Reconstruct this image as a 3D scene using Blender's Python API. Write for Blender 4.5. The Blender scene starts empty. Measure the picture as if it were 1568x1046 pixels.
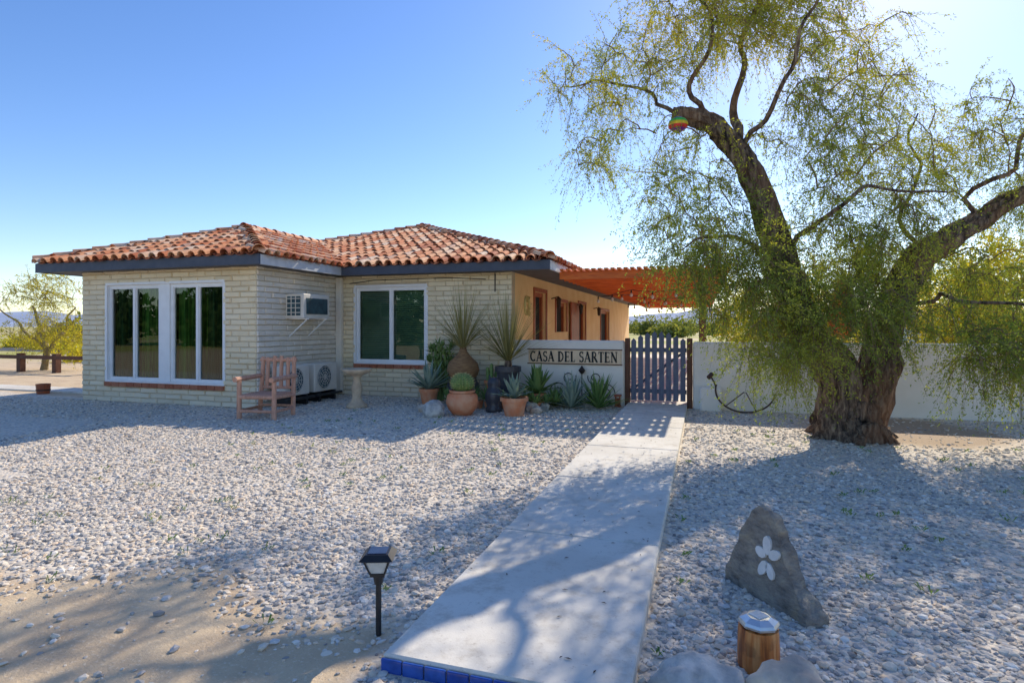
import bpy, math, random, bmesh
import numpy as np
from mathutils import Vector, Matrix, noise
random.seed(7); rng=np.random.default_rng(7)
S=bpy.context.scene
COL=S.collection
# ---------------------------------------------------------------- helpers
def empty(name):
    e=bpy.data.objects.new(name,None); e.empty_display_size=.2; COL.objects.link(e); return e
class MB:
    def __init__(s): s.v=[]; s.f=[]
    def add(s,vs,fs):
        o=len(s.v); s.v.extend([tuple(v) for v in vs]); s.f.extend([tuple(i+o for i in f) for f in fs])
    def box(s,x0,x1,y0,y1,z0,z1):
        s.add([(x0,y0,z0),(x1,y0,z0),(x1,y1,z0),(x0,y1,z0),(x0,y0,z1),(x1,y0,z1),(x1,y1,z1),(x0,y1,z1)],
              [(0,3,2,1),(4,5,6,7),(0,1,5,4),(1,2,6,5),(2,3,7,6),(3,0,4,7)])
    def bbox(s,x0,x1,y0,y1,z0,z1,b=.008):
        def ring(i,z): return [(x0+i,y0,z),(x1-i,y0,z),(x1,y0+i,z),(x1,y1-i,z),(x1-i,y1,z),(x0+i,y1,z),(x0,y1-i,z),(x0,y0+i,z)]
        r0=ring(b,z0); r1=ring(b,z1-b)
        r2=[(min(max(x,x0+b),x1-b),min(max(y,y0+b),y1-b),z1) for x,y,_ in ring(b*1.8,z1)]
        fs=[]
        for k in range(2):
            for i in range(8):
                j=(i+1)%8; fs.append((k*8+i,k*8+j,k*8+8+j,k*8+8+i))
        fs.append(tuple(range(16,24))); fs.append(tuple(reversed(range(8))))
        s.add(r0+r1+r2,fs)
    def tube(s,pts,rads,n=8,caps=True,rough=0,seed=0):
        pts=[Vector(p) for p in pts]; vs=[]; fs=[]
        if not hasattr(rads,'__len__'): rads=[rads]*len(pts)
        prev=None
        for i,p in enumerate(pts):
            t=(pts[min(i+1,len(pts)-1)]-pts[max(i-1,0)]).normalized()
            if prev is None:
                a=Vector((0,0,1)) if abs(t.z)<.9 else Vector((1,0,0))
                u=t.cross(a).normalized()
            else:
                u=(prev-t*prev.dot(t)).normalized()
            prev=u; w=t.cross(u)
            for k in range(n):
                th=2*math.pi*k/n; r=rads[i]
                if rough:
                    q=Vector((math.cos(th)*2.2,math.sin(th)*2.2,i*.12+seed))
                    r*=1+rough*(noise.noise(q*2.2)+.5*noise.noise(q*5))
                vs.append(p+u*math.cos(th)*r+w*math.sin(th)*r)
        m=len(pts)
        for i in range(m-1):
            for k in range(n):
                k2=(k+1)%n; fs.append((i*n+k,i*n+k2,(i+1)*n+k2,(i+1)*n+k))
        if caps: fs.append(tuple(range((m-1)*n,m*n))); fs.append(tuple(reversed(range(n))))
        s.add(vs,fs)
    def cyl(s,p0,p1,r0,r1=None,n=12): s.tube([p0,p1],[r0,r0 if r1 is None else r1],n)
    def lathe(s,prof,c=(0,0,0),n=24):
        vs=[];fs=[]
        for r,z in prof:
            for k in range(n):
                th=2*math.pi*k/n; vs.append((c[0]+r*math.cos(th),c[1]+r*math.sin(th),c[2]+z))
        for i in range(len(prof)-1):
            for k in range(n):
                k2=(k+1)%n; fs.append((i*n+k,i*n+k2,(i+1)*n+k2,(i+1)*n+k))
        s.add(vs,fs)
    def build(s,name,mat,parent=None,loc=None,rot=0,smooth=False):
        me=bpy.data.meshes.new(name); me.from_pydata(s.v,[],s.f); me.update()
        ob=bpy.data.objects.new(name,me); COL.objects.link(ob); me.materials.append(mat)
        if smooth: me.polygons.foreach_set('use_smooth',[True]*len(me.polygons))
        if parent: ob.parent=parent
        if loc: ob.location=loc
        ob.rotation_euler[2]=rot
        return ob
def np_mesh(name,V,F,mat,parent=None,smooth=False):
    V=np.ascontiguousarray(V,dtype=np.float32); F=np.ascontiguousarray(F,dtype=np.int32)
    me=bpy.data.meshes.new(name); me.vertices.add(len(V)); me.vertices.foreach_set('co',V.ravel())
    k=F.shape[1]; me.loops.add(F.size); me.loops.foreach_set('vertex_index',F.ravel())
    me.polygons.add(len(F)); me.polygons.foreach_set('loop_start',np.arange(len(F),dtype=np.int32)*k)
    me.polygons.foreach_set('use_smooth',np.full(len(F),smooth))
    me.update(calc_edges=True)
    ob=bpy.data.objects.new(name,me); COL.objects.link(ob); me.materials.append(mat)
    if parent: ob.parent=parent
    return ob
# ---------------------------------------------------------------- materials
class NT:
    def __init__(s,name):
        s.m=bpy.data.materials.new(name); s.m.use_nodes=True; s.t=s.m.node_tree; s.t.nodes.clear()
        s.out=s.n('ShaderNodeOutputMaterial')
    def n(s,typ,ins=None,**kw):
        nd=s.t.nodes.new(typ)
        for k,v in kw.items(): setattr(nd,k,v)
        for k,v in (ins or {}).items():
            if isinstance(v,bpy.types.NodeSocket): s.t.links.new(v,nd.inputs[k])
            else: nd.inputs[k].default_value=v
        return nd
    def math(s,op,a,b=0,c=None,clamp=False):
        nd=s.n('ShaderNodeMath',operation=op,use_clamp=clamp)
        for i,v in enumerate([a,b]+([c] if c is not None else [])):
            if isinstance(v,bpy.types.NodeSocket): s.t.links.new(v,nd.inputs[i])
            else: nd.inputs[i].default_value=v
        return nd.outputs[0]
    def mix(s,f,a,b,blend='MIX'):
        nd=s.n('ShaderNodeMix',data_type='RGBA',blend_type=blend)
        for i,v in ((0,f),(6,a),(7,b)):
            if isinstance(v,bpy.types.NodeSocket): s.t.links.new(v,nd.inputs[i])
            else: nd.inputs[i].default_value=(v if i==0 else (*v,1) if len(v)==3 else v)
        return nd.outputs[2]
    def ramp(s,f,stops,interp='LINEAR'):
        nd=s.n('ShaderNodeValToRGB',{0:f}); r=nd.color_ramp; r.interpolation=interp
        while len(r.elements)<len(stops): r.elements.new(.5)
        for e,(p,c) in zip(r.elements,stops): e.position=p; e.color=(*c,1)
        return nd.outputs[0]
    def noise(s,vec,scale,detail=4,rough=.55):
        return s.n('ShaderNodeTexNoise',{'Vector':vec,'Scale':scale,'Detail':detail,'Roughness':rough}).outputs[0]
    def maprange(s,v,a,b): 
        return s.n('ShaderNodeMapRange',{0:v,1:a,2:b,3:0.,4:1.},interpolation_type='SMOOTHSTEP').outputs[0]
    def finish(s,col,rough=.8,h=None,bs=.3,bd=.02,metal=0,spec=.5):
        p=s.n('ShaderNodeBsdfPrincipled',{'Roughness':rough,'Metallic':metal,'Specular IOR Level':spec})
        if isinstance(col,bpy.types.NodeSocket): s.t.links.new(col,p.inputs[0])
        else: p.inputs[0].default_value=(*col,1)
        if h is not None:
            b=s.n('ShaderNodeBump',{'Height':h,'Strength':bs,'Distance':bd}); s.t.links.new(b.outputs[0],p.inputs['Normal'])
        s.t.links.new(p.outputs[0],s.out.inputs[0]); return s.m
def simple(name,c1,c2=None,scale=8,rough=.7,bs=.25,bd=.01,stretch=(1,1,1),metal=0,spec=.4,bscale=None):
    t=NT(name); g=t.n('ShaderNodeNewGeometry').outputs['Position']
    if stretch!=(1,1,1): g=t.n('ShaderNodeMapping',{'Vector':g,'Scale':stretch}).outputs[0]
    c2=c2 or tuple(x*.75 for x in c1)
    f=t.noise(g,scale,5); f=t.maprange(f,.3,.7); h=t.noise(g,bscale or scale*5,4)
    return t.finish(t.mix(f,c1,c2),rough,h,bs,bd,metal,spec)
def island(name,stops,rough=.8,scale=20,bs=.2,bd=.005,var=.25,spec=.3):
    t=NT(name); gn=t.n('ShaderNodeNewGeometry'); r=t.ramp(gn.outputs['Random Per Island'],stops)
    n=t.noise(gn.outputs['Position'],scale,4)
    d=t.mix(t.maprange(n,.3,.7),(1-var,)*3,(1,1,1)); c=t.mix(1.,r,d,'MULTIPLY')
    return t.finish(c,rough,t.noise(gn.outputs['Position'],scale*3,3),bs,bd,0,spec)
def leafmat(name,stops,transl=.5,tmul=(1.25,1.2,.5),rough=.6):
    t=NT(name); gn=t.n('ShaderNodeNewGeometry')
    n=t.noise(gn.outputs['Position'],1.1,2); f=t.math('ADD',t.math('MULTIPLY',gn.outputs['Random Per Island'],.5),t.math('MULTIPLY',t.maprange(n,.35,.65),.5))
    if name=='mesquite_leaf':   # leaf colour shifts to yellow with height
        z=t.n('ShaderNodeSeparateXYZ',{0:gn.outputs['Position']}).outputs[2]
        f=t.math('ADD',t.math('MULTIPLY',f,.70),t.math('MULTIPLY',t.maprange(z,2.2,6.5),.30),clamp=True)
    c=t.ramp(f,stops)
    d=t.n('ShaderNodeBsdfDiffuse',{'Color':c}); tc=t.mix(1.,c,tmul,'MULTIPLY')
    tr=t.n('ShaderNodeBsdfTranslucent',{'Color':tc}); mx=t.n('ShaderNodeMixShader',{0:transl,1:d.outputs[0],2:tr.outputs[0]})
    t.t.links.new(mx.outputs[0],t.out.inputs[0]); return t.m

M={}
def painted(name,c1,c2,c3):
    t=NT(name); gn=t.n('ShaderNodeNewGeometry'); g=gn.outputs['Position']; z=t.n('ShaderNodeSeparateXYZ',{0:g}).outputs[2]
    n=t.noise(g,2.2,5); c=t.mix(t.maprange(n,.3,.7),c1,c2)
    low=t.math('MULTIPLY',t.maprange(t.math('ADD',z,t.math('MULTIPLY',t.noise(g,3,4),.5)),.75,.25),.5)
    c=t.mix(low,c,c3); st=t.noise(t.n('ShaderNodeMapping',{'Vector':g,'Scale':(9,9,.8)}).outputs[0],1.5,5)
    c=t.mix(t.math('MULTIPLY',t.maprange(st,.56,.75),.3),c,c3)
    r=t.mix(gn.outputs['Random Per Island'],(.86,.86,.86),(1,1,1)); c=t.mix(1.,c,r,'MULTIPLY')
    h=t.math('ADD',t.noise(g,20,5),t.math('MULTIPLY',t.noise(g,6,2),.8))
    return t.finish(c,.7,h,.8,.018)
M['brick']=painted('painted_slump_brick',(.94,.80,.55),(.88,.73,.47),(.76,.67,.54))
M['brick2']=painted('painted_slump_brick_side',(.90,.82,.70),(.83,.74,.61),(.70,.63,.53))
M['mortar']=simple('painted_mortar',(.60,.49,.34),(.50,.41,.28),4,.85,.4,.01)
M['stucco']=simple('white_stucco',(.90,.84,.75),(.83,.77,.67),1.7,.85,.35,.006,bscale=45)
M['warmst']=simple('warm_stucco',(.92,.66,.34),(.84,.56,.26),1.7,.85,.35,.006,bscale=45)  # warm light under the pergola is put into the side wall's colour
M['fascia']=simple('slate_paint',(.055,.070,.10),(.075,.09,.12),6,.6,.2,.004)
M['fascial']=simple('sunlit_slate_paint',(.62,.62,.62),(.5,.51,.52),6,.6,.2,.004)  # sunlit look of the side fascia is put into this pale colour
M['soffit']=simple('soffit_paint',(.13,.13,.14),(.09,.09,.10),6,.7,.2,.004)
M['white']=simple('white_vinyl',(.88,.87,.85),(.82,.81,.79),5,.4,.05,.002)
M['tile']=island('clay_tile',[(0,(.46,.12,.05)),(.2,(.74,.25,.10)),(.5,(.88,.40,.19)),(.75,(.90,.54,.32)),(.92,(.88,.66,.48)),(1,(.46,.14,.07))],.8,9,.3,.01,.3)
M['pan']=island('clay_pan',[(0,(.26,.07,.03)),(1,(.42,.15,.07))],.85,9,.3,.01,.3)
M['plate']=simple('roof_underlay',(.2,.07,.04),(.14,.05,.03),6,.9)
M['redbrick']=island('red_sill_brick',[(0,(.40,.12,.06)),(1,(.52,.20,.11))],.8,20)
M['curtain']=simple('green_curtain',(.035,.09,.04),(.012,.028,.018),3,.9,.1,.01,(6,6,.5),spec=.1)
M['curtain2']=simple('green_curtain_light',(.12,.26,.05),(.03,.085,.025),3,.9,.1,.01,(6,6,.5),spec=.1)
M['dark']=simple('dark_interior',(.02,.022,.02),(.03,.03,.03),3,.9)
M['blind']=simple('venetian_blind',(.24,.37,.22),(.12,.21,.14),1.5,.6,.02,.002)
M['woodp']=simple('weathered_pink_wood',(.68,.38,.26),(.50,.26,.17),6,.7,.35,.006,(6,6,1.2))
M['woodo']=simple('sun_glow_wood',(.80,.20,.03),(.60,.12,.018),3,.55,.3,.004,(1,6,6))  # orange glow of sun through the slats is put into the wood colour
M['woodd']=simple('dark_brown_wood',(.15,.06,.03),(.09,.035,.018),5,.6,.35,.005,(6,6,1))
M['woodr']=simple('red_brown_wood',(.42,.11,.04),(.28,.07,.03),5,.5,.3,.004,(6,6,1))
M['gate']=simple('slate_blue_paint',(.095,.11,.17),(.13,.15,.21),5,.5,.2,.003,(5,5,1))
M['iron']=simple('black_iron',(.02,.018,.017),(.05,.03,.02),12,.55,.3,.003)
M['rust']=simple('rusty_iron',(.10,.045,.03),(.04,.03,.03),12,.7,.3,.003)
M['terra']=simple('terracotta',(.68,.22,.09),(.72,.36,.20),7,.75,.15,.004)
M['darkpot']=simple('dark_glazed_pot',(.05,.055,.07),(.09,.08,.08),7,.35,.15,.004)
M['soil']=simple('soil',(.12,.08,.05),(.08,.05,.03),20,.95)
M['stoneb']=simple('cast_stone',(.70,.54,.36),(.54,.40,.27),9,.85,.4,.008)
M['acw']=simple('ac_casing',(.80,.74,.64),(.70,.64,.54),4,.5,.05,.002)
M['acd']=simple('ac_grille',(.05,.11,.13),(.035,.06,.07),8,.4,.05,.002)
M['rockg']=simple('grey_granite',(.66,.62,.55),(.34,.32,.29),9,.85,.6,.02,bscale=25)
M['rockt']=simple('tan_rock',(.72,.60,.46),(.45,.36,.28),7,.85,.6,.02,bscale=25)
def slabm():
    t=NT('grey_slate_stone'); g=t.n('ShaderNodeNewGeometry').outputs['Position']
    mp=t.n('ShaderNodeMapping',{'Vector':g,'Scale':(1,1,2.2),'Rotation':(0.3,.5,0)}).outputs[0]
    n=t.noise(mp,9,8,.7); n2=t.noise(g,4,4); n3=t.noise(g,60,4)
    c=t.ramp(n,[(.3,(.13,.11,.09)),(.5,(.31,.27,.22)),(.62,(.42,.36,.27)),(.75,(.58,.48,.34))]); c=t.mix(t.math('MULTIPLY',t.maprange(n2,.5,.7),.6),c,(.42,.30,.14))
    return t.finish(c,.8,t.math('ADD',n,t.math('MULTIPLY',n3,.3)),1.,.03)
M['slab']=slabm()
M['petal']=simple('white_paint_petal',(.84,.80,.74),(.7,.67,.62),12,.8)
M['black']=simple('black_plastic',(.018,.018,.02),(.03,.03,.03),8,.4,.05,.002)
M['panel']=simple('solar_panel',(.03,.04,.08),(.02,.02,.05),20,.15,.0,.001)
M['lens']=simple('frosted_lens',(.65,.67,.65),(.5,.52,.5),15,.2,.1,.002)
M['steel']=simple('brushed_steel',(.70,.70,.68),(.6,.6,.58),15,.28,.05,.002,metal=.8)
def logm():
    t=NT('varnished_log'); g=t.n('ShaderNodeNewGeometry').outputs['Position']
    n=t.noise(t.n('ShaderNodeMapping',{'Vector':g,'Scale':(12,12,.9)}).outputs[0],3,6); n2=t.noise(g,9,4)
    c=t.ramp(n,[(.33,(.20,.05,.012)),(.5,(.60,.19,.04)),(.65,(.76,.34,.11))]); c=t.mix(t.math('MULTIPLY',t.maprange(n2,.56,.7),.5),c,(.20,.06,.02))
    return t.finish(c,.45,n,.8,.01)
M['log']=logm()
M['bluetile']=island('blue_glazed_tile',[(0,(.02,.06,.32)),(1,(.04,.12,.48))],.15,25,.05,.002,.3,.6)
M['grout']=simple('grout',(.42,.40,.38),(.34,.33,.32),30,.9)
M['letter']=simple('black_letter_paint',(.02,.02,.02),(.03,.03,.03),8,.6)
M['board']=simple('sign_board_paint',(.88,.68,.46),(.78,.58,.38),6,.6,.2,.003)
M['red']=simple('red_canvas',(.85,.13,.03),(.65,.08,.03),5,.8)
M['agb']=leafmat('agave_blue_leaf',[(0,(.20,.28,.23)),(1,(.38,.46,.37))],.15)
M['agg']=leafmat('agave_green_leaf',[(0,(.11,.21,.07)),(1,(.28,.37,.13))],.2)
M['yuc']=leafmat('yucca_leaf',[(0,(.20,.19,.07)),(1,(.46,.40,.18))],.25)
M['leafm']=leafmat('mesquite_leaf',[(0,(.12,.19,.05)),(.3,(.24,.31,.08)),(.6,(.42,.45,.09)),(.85,(.66,.56,.07)),(1,(.78,.52,.05))],.5,(1.25,1.2,.5))
M['leafy']=leafmat('palo_verde_leaf',[(0,(.34,.36,.06)),(.5,(.60,.54,.07)),(1,(.76,.62,.08))],.5)
M['leafd']=leafmat('distant_leaf',[(0,(.13,.16,.06)),(.5,(.24,.27,.08)),(1,(.42,.38,.11))],.3)
M['leafb']=leafmat('dark_tree_leaf',[(0,(.03,.06,.02)),(1,(.10,.15,.04))],.2)
M['cactus']=simple('cactus_skin',(.22,.30,.08),(.13,.20,.06),12,.6)
M['spine']=simple('cactus_spine',(.7,.6,.25),(.6,.5,.2),12,.6)
M['barky']=simple('palo_verde_bark',(.32,.26,.14),(.22,.17,.09),5,.8)
def bark():
    t=NT('mesquite_bark'); g=t.n('ShaderNodeNewGeometry').outputs['Position']
    mp=t.n('ShaderNodeMapping',{'Vector':g,'Scale':(8,8,1.2)}).outputs[0]
    n=t.noise(mp,2.4,8,.65); n2=t.noise(g,1.5,3)
    c=t.ramp(n,[(.36,(.025,.018,.015)),(.48,(.15,.10,.07)),(.64,(.42,.31,.21))])
    c=t.mix(t.math('MULTIPLY',t.maprange(n2,.45,.65),.45),c,(.30,.14,.06))
    return t.finish(c,.9,n,1.,.10)
M['bark']=bark()
M['twig']=simple('mesquite_twig_bark',(.18,.12,.07),(.28,.20,.10),3,.9,.2,.002)
def concrete():
    t=NT('broom_concrete'); g=t.n('ShaderNodeNewGeometry').outputs['Position']
    n=t.noise(g,1.3,5); n2=t.noise(g,7,7,.72); n3=t.noise(g,120,3); n4=t.noise(g,34,5,.7)
    c=t.mix(t.maprange(n,.3,.7),(.68,.62,.52),(.80,.74,.63)); c=t.mix(t.math('MULTIPLY',t.maprange(n2,.46,.70),.8),c,(.54,.47,.37))
    c=t.mix(t.math('MULTIPLY',t.maprange(n4,.60,.70),.6),c,(.42,.35,.27))
    return t.finish(c,.8,n3,.25,.004)
M['conc']=concrete()
def glass():
    t=NT('window_glass'); fr=t.n('ShaderNodeFresnel',{'IOR':1.5}).outputs[0]
    f=t.math('ADD',t.math('MULTIPLY',fr,1.0),.02,clamp=True)
    a=t.n('ShaderNodeBsdfTransparent',{'Color':(.74,.84,.78,1)}); b=t.n('ShaderNodeBsdfGlossy',{'Color':(.9,.95,.92,1),'Roughness':.015})
    m=t.n('ShaderNodeMixShader',{0:f,1:a.outputs[0],2:b.outputs[0]}); t.t.links.new(m.outputs[0],t.out.inputs[0]); return t.m
M['glass']=glass()
STONES=[(0,(.26,.24,.22)),(.12,(.48,.44,.39)),(.38,(.70,.61,.49)),(.6,(.85,.74,.58)),(.76,(.76,.57,.39)),(.88,(.94,.87,.75)),(1,(.50,.46,.43))]
def stones():
    t=NT('gravel_stone'); gn=t.n('ShaderNodeNewGeometry'); c=t.ramp(gn.outputs['Random Per Island'],STONES)
    n=t.noise(gn.outputs['Position'],60,3); c=t.mix(1.,c,t.mix(n,(.80,.80,.80),(1.1,1.09,1.08)),'MULTIPLY')
    return t.finish(c,.85,n,.3,.004)
M['stone']=stones()
TB=(1.88,8.96,0)
def ground():
    t=NT('desert_ground'); g=t.n('ShaderNodeNewGeometry').outputs['Position']
    sp=t.n('ShaderNodeSeparateXYZ',{0:g}); X,Y=sp.outputs[0],sp.outputs[1]
    nb=t.noise(g,.9,4); nw=t.math('MULTIPLY',t.math('SUBTRACT',nb,.5),2.2)
    v=t.n('ShaderNodeTexVoronoi',{'Vector':g,'Scale':36.,'Randomness':1.}); rnd=t.n('ShaderNodeSeparateColor',{0:v.outputs['Color']}).outputs[0]
    gc=t.ramp(rnd,STONES); gc=t.mix(.3,gc,(.66,.56,.43)); hh=t.math('SUBTRACT',1.,v.outputs['Distance'])
    nf=t.noise(g,45,5,.7); dc=t.mix(t.maprange(t.noise(g,2.2,5),.35,.65),(.72,.54,.33),(.60,.43,.26))
    dc=t.mix(t.maprange(nf,.52,.72),dc,(.82,.68,.48)); dc=t.mix(t.math('MULTIPLY',t.maprange(t.noise(g,130,3),.6,.68),.6),dc,(.34,.28,.22))
    wob=t.math('ADD',t.math('MULTIPLY',t.math('SINE',t.math('MULTIPLY',X,1.7)),.22),t.math('MULTIPLY',t.math('SINE',t.math('ADD',t.math('MULTIPLY',X,4.1),1.)),.15))
    yw=t.math('ADD',t.math('SUBTRACT',Y,wob),t.math('MULTIPLY',t.math('SUBTRACT',t.noise(g,7,4),.5),.5))
    m1=t.math('MULTIPLY',t.maprange(yw,2.75,2.5),t.maprange(X,-1.3,-1.5))
    m2=t.math('MULTIPLY',t.maprange(t.math('ADD',Y,nw),8.9,9.4),t.maprange(X,-12.2,-12.6))
    m3=t.maprange(t.math('ADD',Y,nw),16,17)
    m4=t.maprange(X,7.,9.)
    dist=t.n('ShaderNodeVectorMath',{0:g,1:(2.7,9.8,0)},operation='DISTANCE').outputs['Value']
    m5=t.maprange(t.math('ADD',dist,t.math('MULTIPLY',nw,.4)),1.6,1.0)
    mk=t.math('MAXIMUM',t.math('MAXIMUM',m1,m2),t.math('MAXIMUM',t.math('MAXIMUM',m3,m4),m5))
    dc=t.mix(m5,dc,(.44,.31,.19))
    col=t.mix(mk,gc,dc)
    ng=t.noise(g,.12,5); far=t.math('MULTIPLY',t.maprange(t.n('ShaderNodeVectorMath',{0:g},operation='LENGTH').outputs['Value'],31,36),t.maprange(ng,.4,.55))
    col=t.mix(far,col,(.40,.38,.07))
    h=t.mix(mk,hh,nf)
    return t.finish(col,.9,h,.7,.012)
M['ground']=ground()
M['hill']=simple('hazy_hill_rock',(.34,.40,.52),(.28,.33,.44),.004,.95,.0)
M['asph']=simple('asphalt',(.08,.08,.085),(.10,.10,.10),3,.9)

# ---------------------------------------------------------------- camera, sun, sky
cam=bpy.data.cameras.new('camera'); co=bpy.data.objects.new('camera',cam); COL.objects.link(co); S.camera=co
YAW=math.radians(17.97)
co.location=(0,0,1.5); co.rotation_euler=(math.radians(90),0,YAW)
cam.sensor_width=36; cam.lens=20.66; cam.shift_y=-.0147; cam.clip_end=8000; cam.clip_start=.05
sd=Vector((.38,1.4,1.0)).normalized()
sun=bpy.data.lights.new('sun','SUN'); so=bpy.data.objects.new('sun',sun); COL.objects.link(so)
sun.energy=5.0; sun.angle=math.radians(.5); sun.color=(1,.91,.76)
so.rotation_euler=sd.to_track_quat('Z','Y').to_euler(); so.location=(10,30,25)
w=bpy.data.worlds.new('World'); S.world=w; w.use_nodes=True; nt=w.node_tree; nt.nodes.clear()
sk=nt.nodes.new('ShaderNodeTexSky'); sk.sky_type='NISHITA'; sk.sun_disc=False
sk.sun_elevation=math.asin(sd.z); sk.sun_rotation=math.atan2(sd.x,sd.y)
sk.altitude=300; sk.air_density=1.0; sk.dust_density=.3; sk.ozone_density=3.0
hs=nt.nodes.new('ShaderNodeHueSaturation'); hs.inputs['Hue'].default_value=.509; hs.inputs['Saturation'].default_value=1.20; hs.inputs['Value'].default_value=1.35
tn=nt.nodes.new('ShaderNodeMix'); tn.data_type='RGBA'; tn.blend_type='MULTIPLY'; tn.inputs[0].default_value=1; tn.inputs[7].default_value=(1.06,1.0,.98,1)
bg=nt.nodes.new('ShaderNodeBackground'); bg.inputs[1].default_value=.15
ow=nt.nodes.new('ShaderNodeOutputWorld'); nt.links.new(sk.outputs[0],hs.inputs['Color']); nt.links.new(hs.outputs[0],tn.inputs[6]); nt.links.new(tn.outputs[2],bg.inputs[0]); nt.links.new(bg.outputs[0],ow.inputs[0])
S.view_settings.view_transform='Standard'; S.view_settings.look='None'; S.view_settings.exposure=0

# ---------------------------------------------------------------- ground
m=MB(); m.add([(-4000,-4000,0),(4000,-4000,0),(4000,4000,0),(-4000,4000,0)],[(0,1,2,3)]); m.build('ground',M['ground'])
ico_t=(1+5**.5)/2
ICV=np.array([(-1,ico_t,0),(1,ico_t,0),(-1,-ico_t,0),(1,-ico_t,0),(0,-1,ico_t),(0,1,ico_t),(0,-1,-ico_t),(0,1,-ico_t),(ico_t,0,-1),(ico_t,0,1),(-ico_t,0,-1),(-ico_t,0,1)],float)
ICV/=np.linalg.norm(ICV[0])
ICF=np.array([(0,11,5),(0,5,1),(0,1,7),(0,7,10),(0,10,11),(1,5,9),(5,11,4),(11,10,2),(10,7,6),(7,1,8),(3,9,4),(3,4,2),(3,2,6),(3,6,8),(3,8,9),(4,9,5),(2,4,11),(6,2,10),(8,6,7),(9,8,1)])
def gravel(x0,x1,y0,y1,dens,rmin,rmax):
    n=int((x1-x0)*(y1-y0)*dens); X=rng.uniform(x0,x1,n); Y=rng.uniform(y0,y1,n)
    cx=X*.9512+Y*.3086; d=-X*.3086+Y*.9512
    keep=(d>1.6)&(np.abs(cx)<.95*d+.5)
    keep&=~((X>-1.355)&(X<-.25)&(Y>2.24))
    wob=.22*np.sin(X*1.7)+.15*np.sin(X*4.1+1)
    t=np.clip((2.95+wob-Y)/.7,0,1); keep&=~((X<-1.42)&(rng.random(n)<t*.96))
    dt=np.hypot(X-2.7,Y-9.8); keep&=~(rng.random(n)<np.clip((1.6-dt)/.6,0,.85))
    keep&=~((X<-7.7)&(Y>8.75)); keep&=~(Y>11.15)
    X,Y=X[keep],Y[keep]; n=len(X)
    r=rmin+(rmax-rmin)*rng.random(n)**2.4
    V=np.repeat(ICV[None],n,0)*(1+rng.uniform(-.26,.26,(n,12,1)))
    sc=np.stack([rng.uniform(.85,1.4,n),rng.uniform(.75,1.15,n),rng.uniform(.38,.65,n)],1)*r[:,None]
    V=V*sc[:,None,:]
    a=rng.uniform(0,6.28,n); ta=rng.uniform(-.35,.35,n)
    y=V[...,1]*np.cos(ta)[:,None]-V[...,2]*np.sin(ta)[:,None]; z=V[...,1]*np.sin(ta)[:,None]+V[...,2]*np.cos(ta)[:,None]
    x=V[...,0]; x2=x*np.cos(a)[:,None]-y*np.sin(a)[:,None]; y2=x*np.sin(a)[:,None]+y*np.cos(a)[:,None]
    zo=r*rng.uniform(-.1,.35,n)
    V=np.stack([x2+X[:,None],y2+Y[:,None],z+zo[:,None]],2).reshape(-1,3)
    F=(ICF[None]+(np.arange(n)*12)[:,None,None]).reshape(-1,3)
    return V,F
VV=[];FF=[];o=0
for a in ((-6.5,5,1.3,4.2,1650,.008,.026),(-9,6.5,4.2,6.8,800,.010,.026),(-14,7,6.8,11.2,360,.012,.026)):
    V,F=gravel(*a); VV.append(V); FF.append(F+o); o+=len(V)
np_mesh('gravel',np.concatenate(VV),np.concatenate(FF),M['stone'])
m=MB()
for i in range(170):
    x=random.uniform(-6,4); y=random.uniform(2.2,9)
    if -1.5<x<-.2: continue
    for k in range(8):
        a=random.uniform(0,6.28); l=random.uniform(.015,.04); p=(x+random.uniform(-.03,.03),y+random.uniform(-.03,.03),.012)
        m.add([p,(p[0]+l*math.cos(a)+.006,p[1]+l*math.sin(a),.012+l),(p[0]+l*math.cos(a)-.006,p[1]+l*math.sin(a),.014+l)],[(0,1,2)])
m.build('small_weeds',M['agg'])
m=MB()
for i in range(900):
    x=random.gauss(.4,2.2); y=random.gauss(6.5,2.6)
    if y<2.4 or y>11 or abs(x)>5: continue
    z=.0745 if -1.33<x<-.28 else .03; a=random.uniform(0,6.28); l=random.uniform(.008,.02); ca,sa=math.cos(a)*l,math.sin(a)*l
    m.add([(x-ca,y-sa,z),(x+sa*.3,y-ca*.3,z+.003),(x+ca,y+sa,z),(x-sa*.3,y+ca*.3,z+.002)],[(0,1,2,3)])
m.build('leaf_litter',M['rust'])

# ---------------------------------------------------------------- walkway
W=empty('concrete_walkway'); m=MB()
ys=[2.27,3.95,5.5,7.05,8.6,10.15,11.9]
for a,b in zip(ys,ys[1:]): m.bbox(-1.335,-.27,a+.005,b-.005,-.02,.07,.009)
m.build('slabs',M['conc'],W)
m=MB(); m.box(-1.33,-.275,2.28,11.8,-.02,.045); m.build('joint_bed',M['grout'],W)
m=MB(); x=-1.332
while x<-.30:
    m.bbox(x,x+.098,2.255,2.268,.0,.058,.003); x+=.104
m.build('edge_tiles',M['bluetile'],W)
P=empty('patio_slab'); m=MB(); m.bbox(-3.65,6,11.905,31,-.02,.06); m.build('floor',M['conc'],P)

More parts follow.
